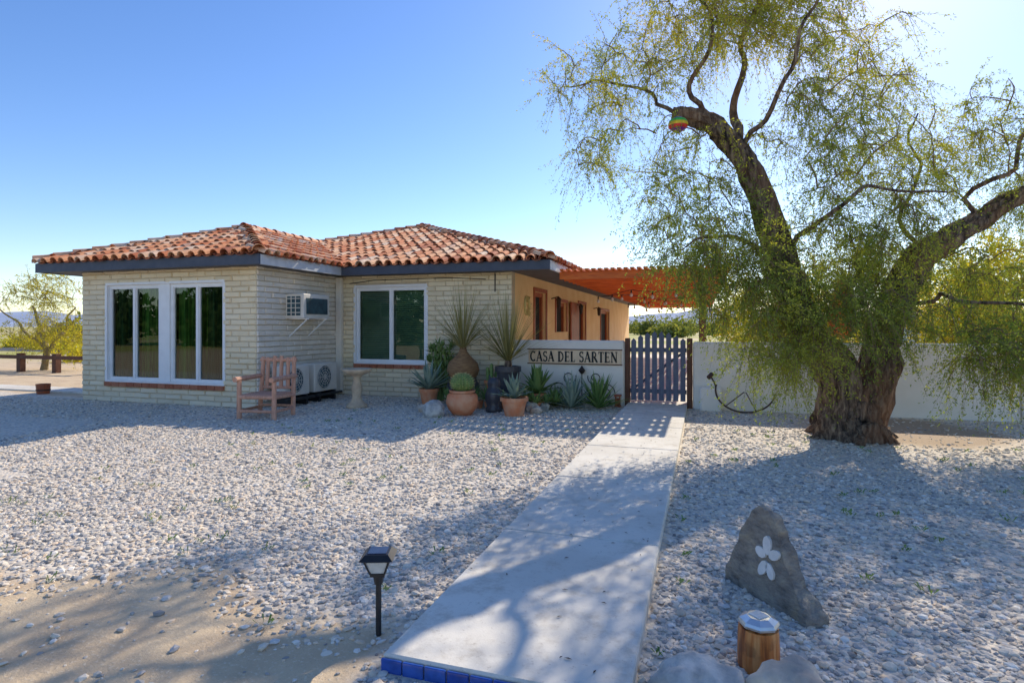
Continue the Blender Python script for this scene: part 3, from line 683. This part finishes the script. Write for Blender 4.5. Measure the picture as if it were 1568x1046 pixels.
rock('boulder',(-4.65,9.35,.05),(.12,.12,.09),M['rockt'],6); rock('boulder',(-2.72,9.75,.05),(.1,.09,.08),M['rockt'],8)
A=empty('decorated_stone'); prof=[(0,-.02),(-.01,.07),(.05,.20),(.10,.33),(.17,.45),(.22,.50),(.29,.49),(.34,.45),(.38,.36),(.44,.25),(.51,.14),(.60,.04),(.61,-.02)]
bm=bmesh.new(); n=len(prof)
fr_=[bm.verts.new((a,-.0,b)) for a,b in prof]; bk=[bm.verts.new((a*.96+.04,.13-.08*max(b,0)/.5,b*.97)) for a,b in prof]
bm.faces.new(fr_); bm.faces.new(list(reversed(bk)))
for i in range(n):
    j=(i+1)%n; bm.faces.new((fr_[j],fr_[i],bk[i],bk[j]))
bmesh.ops.triangulate(bm,faces=bm.faces[:]); 
for _ in range(5): bmesh.ops.subdivide_edges(bm,edges=[e for e in bm.edges if e.calc_length()>.02],cuts=1); bmesh.ops.triangulate(bm,faces=bm.faces[:])
bm.normal_update()
for v in bm.verts:
    q=v.co*7; f=.02*noise.noise(q)+.010*noise.noise(q*3)
    if v.co.y>.003: v.co+=v.normal*f*1.4
    else:
        v.co.y+=f*.35+.004*noise.noise(q*6); v.co.x+=.012*noise.noise(q*2+Vector((5,5,5))); v.co.z+=.010*noise.noise(q*2.5+Vector((1,8,5)))
me=bpy.data.meshes.new('slab'); bm.to_mesh(me); bm.free(); me.materials.append(M['slab']); o=bpy.data.objects.new('slab',me); COL.objects.link(o); o.parent=A
m=MB()
for k,(a,l,wd_) in enumerate([(100,.050,.030),(30,.040,.027),(165,.040,.027),(-120,.048,.027),(-60,.044,.025)]):
    ar=math.radians(a); cc=(.325+math.cos(ar)*.054,.240+math.sin(ar)*.068)
    vs=[(cc[0]+math.cos(ar)*l*math.cos(t)-math.sin(ar)*wd_*math.sin(t),-.014,cc[1]+math.sin(ar)*l*math.cos(t)+math.cos(ar)*wd_*math.sin(t)) for t in [i*6.283/14+.15*math.sin(i*2+k) for i in range(14)]]
    vs2=[(x,.006,z) for x,_,z in vs]; m.add(vs+vs2,[tuple(range(14))]+[(i,(i+1)%14,14+(i+1)%14,14+i) for i in range(14)])
m.build('flower_petals',M['petal'],A)
A.location=(.13,3.72,0); A.rotation_euler=(math.radians(-6),0,math.atan2(-.49,.36))

# ---------------------------------------------------------------- plants
def blades(mb,c,n,L,wd,tmin,tmax,droop,fold=.3,segs=5,up=0):
    c=Vector(c)
    for i in range(n):
        az=i*2.39996+random.uniform(-.2,.2); el=math.radians(random.uniform(tmin,tmax)); l=L*random.uniform(.75,1.05)
        h=Vector((math.cos(az),math.sin(az),0)); side=Vector((-h.y,h.x,0)); d=h*math.cos(el)+Vector((0,0,math.sin(el)))
        vs=[]
        for k in range(segs+1):
            t=k/segs; w_=wd*(.6+1.2*t if t<.33 else 1.0*(1-(t-.33)/.67)**.8)*.5
            if k==segs: w_=.0008
            q=c+h*.02+d*l*t+Vector((0,0,-droop*l*t*t*math.cos(el)))
            nn=side.cross(d); 
            if nn.z<0: nn=-nn
            vs+=[q+side*w_+nn*w_*fold,q,q-side*w_+nn*w_*fold]
        fs=[]
        for k in range(segs):
            fs+=[(3*k,3*k+1,3*k+4,3*k+3),(3*k+1,3*k+2,3*k+5,3*k+4)]
        mb.add(vs,fs)
def pot(name,c,r,h,mat,style='flared'):
    A=empty(name); m=MB()
    if style=='round': pr=[(0,0),(r*.55,0),(r*.85,h*.25),(r,h*.5),(r*.93,h*.78),(r*.75,h*.9),(r*.82,h),(r*.74,h),(r*.68,h*.9)]
    else: pr=[(0,0),(r*.66,0),(r*.88,h*.78),(r*.90,h*.8),(r,h*.8),(r,h),(r*.88,h),(r*.84,h*.88)]
    m.lathe(pr,c,24); m.build('pot',mat,A,smooth=(style=='round')); m=MB(); m.lathe([(r*.84,h*.9),(0,h*.93)],c,16); m.build('soil',M['soil'],A); return A
A=pot('potted_blue_agave',(-5.05,10.35,0),.20,.30,M['terra']); m=MB(); blades(m,(-5.05,10.35,.27),38,.66,.10,15,80,.12,.35); m.build('leaves',M['agb'],A)
A=pot('potted_barrel_cactus',(-3.89,9.25,0),.28,.42,M['terra'],'round'); m=MB(); n=40; vs=[];fs=[]
for i in range(13):
    ph=math.pi*.5*(1-i/6.) ; r=.185*math.cos(ph)+.002; z=.54-.165*math.sin(-ph) 
    for k in range(n): th=6.283*k/n; q=r*(1+.07*(1 if k%2 else -1)); vs.append((-3.89+q*math.cos(th),9.25+q*math.sin(th),z))
for i in range(12):
    for k in range(n): k2=(k+1)%n; fs.append((i*n+k,i*n+k2,(i+1)*n+k2,(i+1)*n+k))
m.add(vs,fs); m.build('cactus_body',M['cactus'],A); m=MB()
for k in range(1,n,2):
    for i in range(1,9):
        ph=math.pi*.5*(1-i/6.); r=.185*math.cos(ph)*1.07; z=.54+.165*math.sin(ph); th=6.283*k/n
        for s_ in range(3):
            th2=th+random.uniform(-.15,.15); m.tube([(-3.89+r*math.cos(th),9.25+r*math.sin(th),z),(-3.89+(r+.03)*math.cos(th2),9.25+(r+.03)*math.sin(th2),z+random.uniform(-.01,.03))],[.0018,.0008],3)
m.build('spines',M['spine'],A)
A=pot('potted_agave',(-3.02,9.43,0),.24,.31,M['terra']); m=MB(); blades(m,(-3.02,9.43,.29),34,.44,.08,10,80,.1,.35); m.build('leaves',M['agb'],A)
A=pot('potted_leafy_plant',(-2.89,10.42,0),.17,.28,M['terra']); m=MB(); blades(m,(-2.89,10.42,.26),46,.62,.13,25,85,.35,.25); m.build('leaves',M['agg'],A)
A=pot('potted_column_cactus',(-3.85,10.6,.22),.15,.25,M['terra']); m=MB(); m.lathe([(.15,0),(.12,.22),(0,.22)],(-3.85,10.6,0),16)
m.build('stand',M['rockg'],A); m=MB()
for (dx,dy,h) in ((0,0,.35),(.07,.03,.25),(-.07,.02,.28),(.02,-.07,.2)):
    m.tube([(-3.85+dx,10.6+dy,.44),(-3.85+dx*1.2,10.6+dy,.44+h*.6),(-3.85+dx*1.3,10.6+dy,.44+h*.95),(-3.85+dx*1.3,10.6+dy,.44+h)],[.035,.038,.03,.008],10)
m.build('stems',M['cactus'],A)
A=pot('potted_ponytail_palm',(-4.42,10.55,0),.33,.52,M['darkpot'],'round'); m=MB()
m.lathe([(.2,.48),(.28,.55),(.32,.66),(.28,.80),(.15,.92),(.08,1.02),(.06,1.1),(0,1.12)],(-4.42,10.55,0),20); m.build('bulb_trunk',simple('ponytail_bark',(.44,.25,.11),(.26,.14,.07),9,.9,.8,.02,(1,1,8)),A,smooth=True)
m=MB(); blades(m,(-4.42,10.55,1.06),120,1.40,.018,22,88,.30,.2,6); m.build('leaves',M['yuc'],A)
A=pot('potted_desert_spoon',(-3.50,10.55,.25),.25,.5,M['darkpot']); m=MB(); m.lathe([(.22,0),(.22,.25),(0,.25)],(-3.5,10.55,0),12); m.build('plinth',M['rockt'],A)
m=MB(); m.cyl((-3.5,10.55,.7),(-3.5,10.55,.86),.08,.06,10); m.build('trunk',M['bark'],A)
m=MB(); blades(m,(-3.5,10.55,.84),140,1.45,.018,20,88,.16,.2,6); m.build('leaves',M['yuc'],A)
A=empty('euphorbia_shrub'); m=MB()
for i in range(28):
    a=random.uniform(0,6.28); r=random.uniform(.02,.22); h=random.uniform(.7,1.15); x=-5.05+r*math.cos(a); y=10.85+.5*r*math.sin(a)
    m.tube([(-5.05+.3*r*math.cos(a),10.85,0),(x,y,h*.5),(x+random.uniform(-.05,.05),y,h)],[.022,.02,.012],7)
m.build('stems',M['cactus'],A); m=MB()
for i in range(40): blades(m,(-5.05+random.uniform(-.3,.3),10.85+random.uniform(-.12,.14),random.uniform(.6,1.15)),9,.18,.04,10,80,.2)
m.build('leaves',M['agg'],A)
for (c,L,k) in (((-2.28,10.55,.02),.70,'agb'),((-1.80,10.62,.02),.72,'agg'),((-2.62,10.7,.02),.42,'agg')):
    A=empty('ground_agave'); m=MB(); blades(m,c,54,L,.065,12,85,.10,.35); m.build('leaves',M[k],A)
A=empty('potted_succulent_bed'); m=MB()
for i in range(14):
    c=(-4.45+i*.15+random.uniform(-.05,.05),10.05+random.uniform(-.25,.35),.14); blades(m,c,20,random.uniform(.2,.38),.05,10,80,.1)
m.build('leaves',M['agg'],A)
m=MB()
for i in range(6): c=(-4.2+i*.27,10.05+.2*math.sin(i*3),0); m.lathe([(.08,0),(.11,.14),(.09,.14),(0,.12)],c,14)
m.build('small_pots',M['terra'],A)
A=empty('garden_owl_statue'); m=MB(); m.lathe([(0,0),(.14,0),(.15,.06),(.12,.1),(.15,.2),(.155,.3),(.12,.4),(.10,.43),(.115,.49),(.10,.56),(.05,.6),(0,.61)],(-3.50,9.75,0),16)
for sx in (-1,1): m.tube([(-3.50+sx*.06,9.75,.56),(-3.50+sx*.08,9.74,.65)],[.03,.005],6)
m.lathe([(0,0),(.02,.01),(0,.04)],(-3.50,9.64,.48),6)
m.build('body',M['darkpot'],A,smooth=True)
A=empty('wooden_lantern_box'); m=MB(); m.bbox(-1.56,-1.45,10.98,11.09,0,.04); m.bbox(-1.57,-1.44,10.97,11.1,.2,.23)
for dx in (-1.55,-1.475):
    for dy in (10.985,11.065): m.box(dx,dx+.015,dy,dy+.015,.04,.2)
m.box(-1.535,-1.475,11.0,11.06,.045,.16); m.build('frame',M['woodr'],A)
A=empty('wooden_planter_tub'); m=MB(); m.lathe([(0,0),(.12,0),(.14,.22),(.12,.22),(.11,.17),(0,.17)],(-14.0,9.25,0),12); m.build('staves',M['woodr'],A); m=MB(); m.lathe([(.130,.07),(.133,.07),(.137,.10),(.132,.10)],(-14.0,9.25,0),24); m.build('hoop',M['rust'],A)

# ---------------------------------------------------------------- trees
def catmull(pts,n=6):
    P=[Vector(p) for p in pts]; P=[P[0]*2-P[1]]+P+[P[-1]*2-P[-2]]; out=[]
    for i in range(1,len(P)-2):
        for k in range(n):
            t=k/n; a,b,c,d=P[i-1:i+3]
            out.append(.5*((2*b)+(c-a)*t+(2*a-5*b+4*c-d)*t*t+(3*b-a-3*c+d)*t**3))
    out.append(P[-2]); return out
RX=Vector((math.cos(YAW),math.sin(YAW),0)); RF=Vector((-math.sin(YAW),math.cos(YAW),0))
def tree(name,base,limbs,blobs,leaf,bark_,twigs,nleaf,ll,lw,seed,droop=.5,tl=(.25,.6),hires=False,twr=.003,twm=None):
    rs=np.random.default_rng(seed); random.seed(seed); A=empty(name); twm=twm or bark_
    base=Vector(base); T=lambda r,h,f: base+RX*r+RF*f+Vector((0,0,h))
    mb=MB(); skel=[]
    for li,(pts,rads) in enumerate(limbs):
        P=catmull([T(*p) for p in pts]); n=len(P); R=[float(np.interp(i/(n-1)*(len(rads)-1),range(len(rads)),rads)) for i in range(n)]
        big=max(R)>.1
        P=[p+Vector((noise.noise(p*1.7),noise.noise(p*1.7+Vector((9,0,0))),.6*noise.noise(p*1.9+Vector((0,9,0)))))*(.10 if big else .28)*(0 if i<3 else 1) for i,p in enumerate(P)]
        mb.tube(P,R,28 if big and hires else 9,rough=.42 if big and hires else .12,seed=li*7)
        for i,p in enumerate(P[n//2:] if big else P): skel.append(p)
    br=MB(); SK=np.array([tuple(p) for p in skel]); tg=[]
    for (r,h,f,a,b,c,cnt) in blobs:
        for _ in range(cnt):
            v=rs.normal(size=3); v/=np.linalg.norm(v); v*=rs.random()**.45
            tg.append(tuple(T(r+v[0]*a,h+v[2]*b,f+v[1]*c)))
    tg=np.array(tg); dd=np.array([np.min(np.linalg.norm(SK-t,axis=1)) for t in tg]); tg=tg[np.argsort(dd)]
    TS=[];TD=[]
    for t in tg:
        df=SK-t; cost=np.linalg.norm(df,axis=1)+.35*np.maximum(0,df[:,2]); j=int(np.argmin(cost)); s=Vector(SK[j]); c=Vector(t); L=(c-s).length
        if L<.05: continue
        rv=Vector(rs.normal(size=3))*.09*L
        pts=[]; 
        for k in range(6):
            u=k/5; q=s.lerp(c,u)+Vector((0,0,.16*L*4*u*(1-u)))+rv*math.sin(u*math.pi)+Vector(rs.normal(size=3))*.02*min(L,1)*(1 if 0<k<5 else 0); pts.append(q)
        r0=min(.005+.014*L,.03); br.tube(pts,[r0*(1-.13*k) for k in range(6)],5,False)
        SK=np.vstack([SK,np.array([tuple(p) for p in pts[1:]])])
        bd=(pts[-1]-pts[-3]).normalized()
        for _ in range(twigs):
            u=rs.uniform(.3,1)*5; k=min(int(u),4); q=pts[k].lerp(pts[k+1],u-k)
            dv=bd*.5+Vector(rs.normal(size=3))*.5+Vector((0,0,-.08)); dv.normalize(); TS.append(tuple(q)); TD.append(tuple(dv))
    mb.build('trunk_and_limbs',bark_,A,smooth=hires); br.build('branches',twm,A)
    TS=np.array(TS);TD=np.array(TD); N=len(TS); TL=rs.uniform(tl[0],tl[1],N); DR=rs.uniform(.2,1.,N)*droop
    def path(i,t): 
        p=TS[i]+TD[i]*(TL[i]*t)[:,None]; p[:,2]-=DR[i]*TL[i]*t*t; return p
    idx=np.arange(N); K=4; V=np.zeros((N,K,3,3))
    for k in range(K):
        p=path(idx,np.full(N,k/(K-1))); rr=twr*(1.2-k/(K-1)*.9)
        for a in range(3):
            o=np.array([math.cos(a*2.094),math.sin(a*2.094),.5*math.sin(a*2.094+1)])*rr; V[:,k,a]=p+o
    F=[]
    for k in range(K-1):
        for a in range(3): b=(a+1)%3; F.append((k*3+a,k*3+b,(k+1)*3+b,(k+1)*3+a))
    F=(np.array(F)[None]+(np.arange(N)*K*3)[:,None,None]).reshape(-1,4); np_mesh('twigs',V.reshape(-1,3),F,twm,A)
    i=np.repeat(idx,nleaf); n=len(i); t=rs.uniform(.08,1.05,n); p=path(i,t)+rs.normal(size=(n,3))*.016
    d=TD[i]*.5+rs.normal(size=(n,3))*.6; d[:,2]-=.3; d/=np.linalg.norm(d,axis=1)[:,None]
    s=np.cross(d,rs.normal(size=(n,3))); s/=np.linalg.norm(s,axis=1)[:,None]
    l=rs.uniform(.6,1.2,n)[:,None]*ll; w_=lw*rs.uniform(.7,1.2,n)[:,None]*.5
    V=np.stack([p,p+d*l*.5+s*w_,p+d*l,p+d*l*.5-s*w_],1).reshape(-1,3); F=np.arange(n*4).reshape(-1,4)
    np_mesh('leaves',V,F,leaf,A); return A
limbs=[([(.0,-.05,0),(-.06,.3,0),(-.2,.8,0),(-.53,1.41,0),(-.80,2.0,0),(-.97,2.56,0),(-1.32,3.53,0),(-1.55,4.0,0)],[.46,.31,.25,.22,.20,.18,.155,.13]),
 ([(.12,-.05,.05),(.22,.35,.05),(.42,1.0,.1),(.62,1.68,.1),(.93,2.38,.1),(1.5,2.78,.1),(2.36,3.26,0),(3.6,4.0,-.2)],[.38,.27,.22,.20,.20,.14,.105,.065]),
 ([(-1.5,3.85,0),(-1.75,4.2,0),(-2.1,4.32,0),(-2.35,4.36,0)],[.14,.13,.12,.10]),
 ([(-1.5,4.0,0),(-1.42,4.6,.1),(-1.3,5.4,.2),(-1.1,6.4,.2),(-1.0,7.3,.2)],[.075,.05,.035,.025,.015]),
 ([(-1.95,4.32,0),(-2.15,4.8,-.2),(-2.0,5.4,-.4),(-2.3,6.2,-.4)],[.04,.03,.02,.012]),
 ([(-2.3,4.35,0),(-2.7,4.75,.3),(-3.2,5.0,.4),(-3.7,4.9,.5)],[.03,.022,.016,.01]),
 ([(-1.45,3.9,0),(-1.2,4.5,-.3),(-.9,5.3,-.6),(-.8,6.2,-.9)],[.04,.03,.02,.01]),
 ([(.9,2.3,.1),(1.05,3.0,.5),(1.5,3.9,.9),(1.8,4.8,1.2)],[.045,.03,.022,.012]),
 ([(1.5,2.8,.1),(1.9,3.5,-.4),(2.3,4.3,-.6),(2.7,5.0,-.8)],[.04,.028,.02,.01]),
 ([(-.95,2.4,0),(-.6,2.9,-.5),(-.1,3.2,-.8),(.5,3.1,-1.0)],[.04,.03,.02,.01]),
 ([(-.9,2.2,0),(-1.4,2.6,-.3),(-1.9,2.7,-.5),(-2.3,2.4,-.6)],[.04,.03,.02,.01]),
 ([(.6,1.7,.1),(.9,1.9,-.6),(1.5,1.7,-1.0),(2.1,1.3,-1.2)],[.03,.024,.018,.01]),
]
for a in (0,1.1,2.2,3.3,4.3,5.2):
    limbs.append(([(.05+.15*math.cos(a),.45,.15*math.sin(a)),(.05+.34*math.cos(a),.14,.34*math.sin(a)),(.05+.64*math.cos(a),-.04,.6*math.sin(a))],[.15,.12,.04]))
blobs=[(-3.1,5.0,.2,.95,.55,.8,40),(-3.3,4.2,.3,.5,.6,.6,18),(-2.1,5.6,-.2,1.1,.7,1.0,74),(-1.0,5.9,0,1.2,.7,1.2,80),(-.6,7.0,.2,1.6,.7,1.4,44),(.2,5.2,.2,.8,.9,.9,34),
 (-2.2,3.6,.1,.8,.7,.8,40),(-.4,4.3,-.3,1.0,1.0,1.0,66),(-2.0,2.7,-.3,.85,.6,.7,76),(-1.5,2.0,-.5,.75,.6,.6,72),(0,2.8,-.3,1.1,.8,.7,80),
 (-.2,1.75,-.6,1.1,.5,.6,74),(-1.2,1.3,-.6,.7,.40,.5,44),(1.4,1.30,-1.1,1.2,.42,.6,84),(1.2,3.9,.6,1.1,.9,1.0,56),(2.0,4.1,-.2,.9,.8,1.0,38),(2.7,3.4,.3,.9,.6,.8,38),(.7,2.4,.6,.8,.7,.5,44),(2.0,2.2,.2,.9,.5,.8,46),(3.0,4.3,-.3,.9,.7,.8,24)]
tree('mesquite_tree',TB,limbs,blobs,M['leafm'],M['bark'],8,30,.044,.0145,3,.7,(.3,.68),True,.0028,M['twig'])
pv=[([(0,0,0),(.1,.7,0),(-.1,1.4,0),(-.4,2.2,0)],[.12,.09,.06,.03]),([(.05,.5,0),(.5,1.3,.2),(.9,2.2,.2)],[.07,.05,.02]),([(0,.8,0),(-.6,1.5,-.2),(-1.2,2.2,-.3)],[.06,.04,.02])]
tree('palo_verde_tree',(-21.6,14.3,0),pv,[(0,2.6,0,1.3,.9,1.2,60),(.5,1.2,0,1.9,.7,1.2,110)],M['leafy'],M['barky'],6,16,.06,.024,11,.1,(.3,.7),False,.006)
tree('palo_verde_tree',(5.9,16.0,0),pv,[(0,2.5,0,2.2,1.1,1.5,100),(0,1.4,0,2.6,.9,1.5,110)],M['leafy'],M['barky'],7,28,.07,.04,12,.3,(.3,.7))
tree('palo_verde_tree',(2.2,19.0,0),pv,[(0,2.2,0,2.2,1.0,1.5,70),(.4,1.2,0,2.6,.9,1.5,80)],M['leafy'],M['barky'],7,24,.08,.045,13,.3,(.3,.7))
def cloud(name,items,mat,n,sz,seed):
    rs=np.random.default_rng(seed); P=[]
    for (x,y,z,a,b,c) in items:
        v=rs.normal(size=(n,3)); v/=np.linalg.norm(v,axis=1)[:,None]; v*=(rs.random(n)**.4)[:,None]
        lump=1+.35*np.sin(v[:,0]*7+x)*np.sin(v[:,1]*6+y)*np.sin(v[:,2]*8)
        P.append(np.stack([x+v[:,0]*a*lump,y+v[:,1]*b*lump,np.maximum(.05,z+v[:,2]*c*lump)],1))
    P=np.concatenate(P); n=len(P); d=rs.normal(size=(n,3)); d/=np.linalg.norm(d,axis=1)[:,None]; s=np.cross(d,rs.normal(size=(n,3))); s/=np.linalg.norm(s,axis=1)[:,None]
    l=sz*rs.uniform(.5,1.3,n)[:,None]
    V=np.stack([P,P+d*l*.5+s*l*.3,P+d*l,P+d*l*.5-s*l*.3],1).reshape(-1,3); np_mesh(name,V,np.arange(n*4).reshape(-1,4),mat)
it=[]
for i in range(46):
    az=YAW+math.radians(random.uniform(-48,48)); dd=random.uniform(75,150); s_=random.uniform(1.2,2.4)
    it.append((-math.sin(az)*dd,math.cos(az)*dd,s_*.6,s_*random.uniform(1.2,2.4),s_*1.3,s_))
cloud('distant_trees',it,M['leafd'],800,.55,5)
it=[]
for i in range(7):
    az=YAW+math.radians(random.uniform(36,42)); dd=random.uniform(30,60); it.append((-math.sin(az)*dd,math.cos(az)*dd,.3,random.uniform(.8,1.5),.8,random.uniform(.4,.8)))
cloud('desert_shrubs',it,M['leafy'],600,.18,6)
it=[(-66+i*3.0+random.uniform(-.6,.6),-17+random.uniform(-2,2),2.2,2.3,1.8,random.uniform(1.8,2.8)) for i in range(19)]
cloud('roadside_trees',it,M['leafb'],900,.6,8)
m=MB(); vs=[];fs=[]; n=160
for i in range(n+1):
    az=YAW+math.radians(-70+140*i/n); h=50+55*noise.noise(Vector((i*.06,0,0)))+26*noise.noise(Vector((i*.21,3,0)))+9*noise.noise(Vector((i*.7,5,0))); h=max(h,8)
    for R_,z in ((2200,-1),(2500,h*.55),(2800,h)): 
        rr=R_+120*noise.noise(Vector((i*.5,R_,0))); vs.append((-math.sin(az)*rr,math.cos(az)*rr,z))
for i in range(n):
    for k in range(2): fs.append((i*3+k,i*3+3+k,i*3+4+k,i*3+1+k))
m.add(vs,fs); m.build('hills',M['hill'],smooth=True)
m=MB(); m.box(-60,-14.5,24.5,29,.0,.004); m.build('road',M['asph'])
m=MB(); m.box(-22,-12.3,9.5,10.2,0,.03); A=empty('driveway_strip'); m.build('paving',M['conc'],A)
for (x,y,wd_,dp,c) in ((-84,62,10,8,'warmst'),(16,60,9,8,'stucco')):
    A=empty('distant_ranch_house'); m=MB(); m.box(x,x+wd_,y,y+dp,0,2.7); m.build('walls',M[c],A)
    m=MB(); m.add([(x-.5,y-.5,2.65),(x+wd_+.5,y-.5,2.65),(x+wd_+.5,y+dp+.5,2.65),(x-.5,y+dp+.5,2.65),(x+2,y+dp/2,3.4),(x+wd_-2,y+dp/2,3.4)],[(0,1,5,4),(1,2,5),(2,3,4,5),(3,0,4),(0,3,2,1)]); m.build('roof',M['plate'],A)
    m=MB(); m.box(x+1.5,x+3,y-.03,y-.004,.9,2); m.box(x+5,x+6.6,y-.03,y-.004,.9,2); m.box(x+3.6,x+4.5,y-.03,y-.004,.0,2.1); m.build('windows_and_door',M['dark'],A)
A=empty('post_and_rail_fence'); m=MB()
for k in range(8): m.bbox(-29.8+k*1.65,-29.62+k*1.65,13.4,13.58,0,.62)
m.box(-30,-17.9,13.36,13.398,.44,.56); m.build('rails',M['woodd'],A)
A=empty('hanging_tree_ornament'); m=MB(); c=Vector((1.88,8.96,0))+RX*(-2.38)+RF*(-.25)+Vector((0,0,4.14)); m.cyl(c+Vector((0,0,.08)),c+Vector((0,0,.25)),.004,n=4); m.build('cord',M['iron'],A)
for nm,col,z0,r0,z1,r1 in (('band_purple',(.25,.05,.45),-.12,.01,-.06,.10),('band_red',(.75,.06,.05),-.0595,.10,-.02,.125),('band_yellow',(.85,.65,.04),-.0195,.125,.02,.125),('band_green',(.08,.6,.12),.0205,.125,.06,.10),('band_blue',(.04,.15,.6),.0605,.10,.11,.01)):
    m=MB(); m.lathe([(r0,z0),((r0+r1)/2*1.04,(z0+z1)/2),(r1,z1)],c,18); m.build(nm,simple(nm,col,tuple(x*.6 for x in col),14,.3),A)
print('done',len(bpy.data.objects))
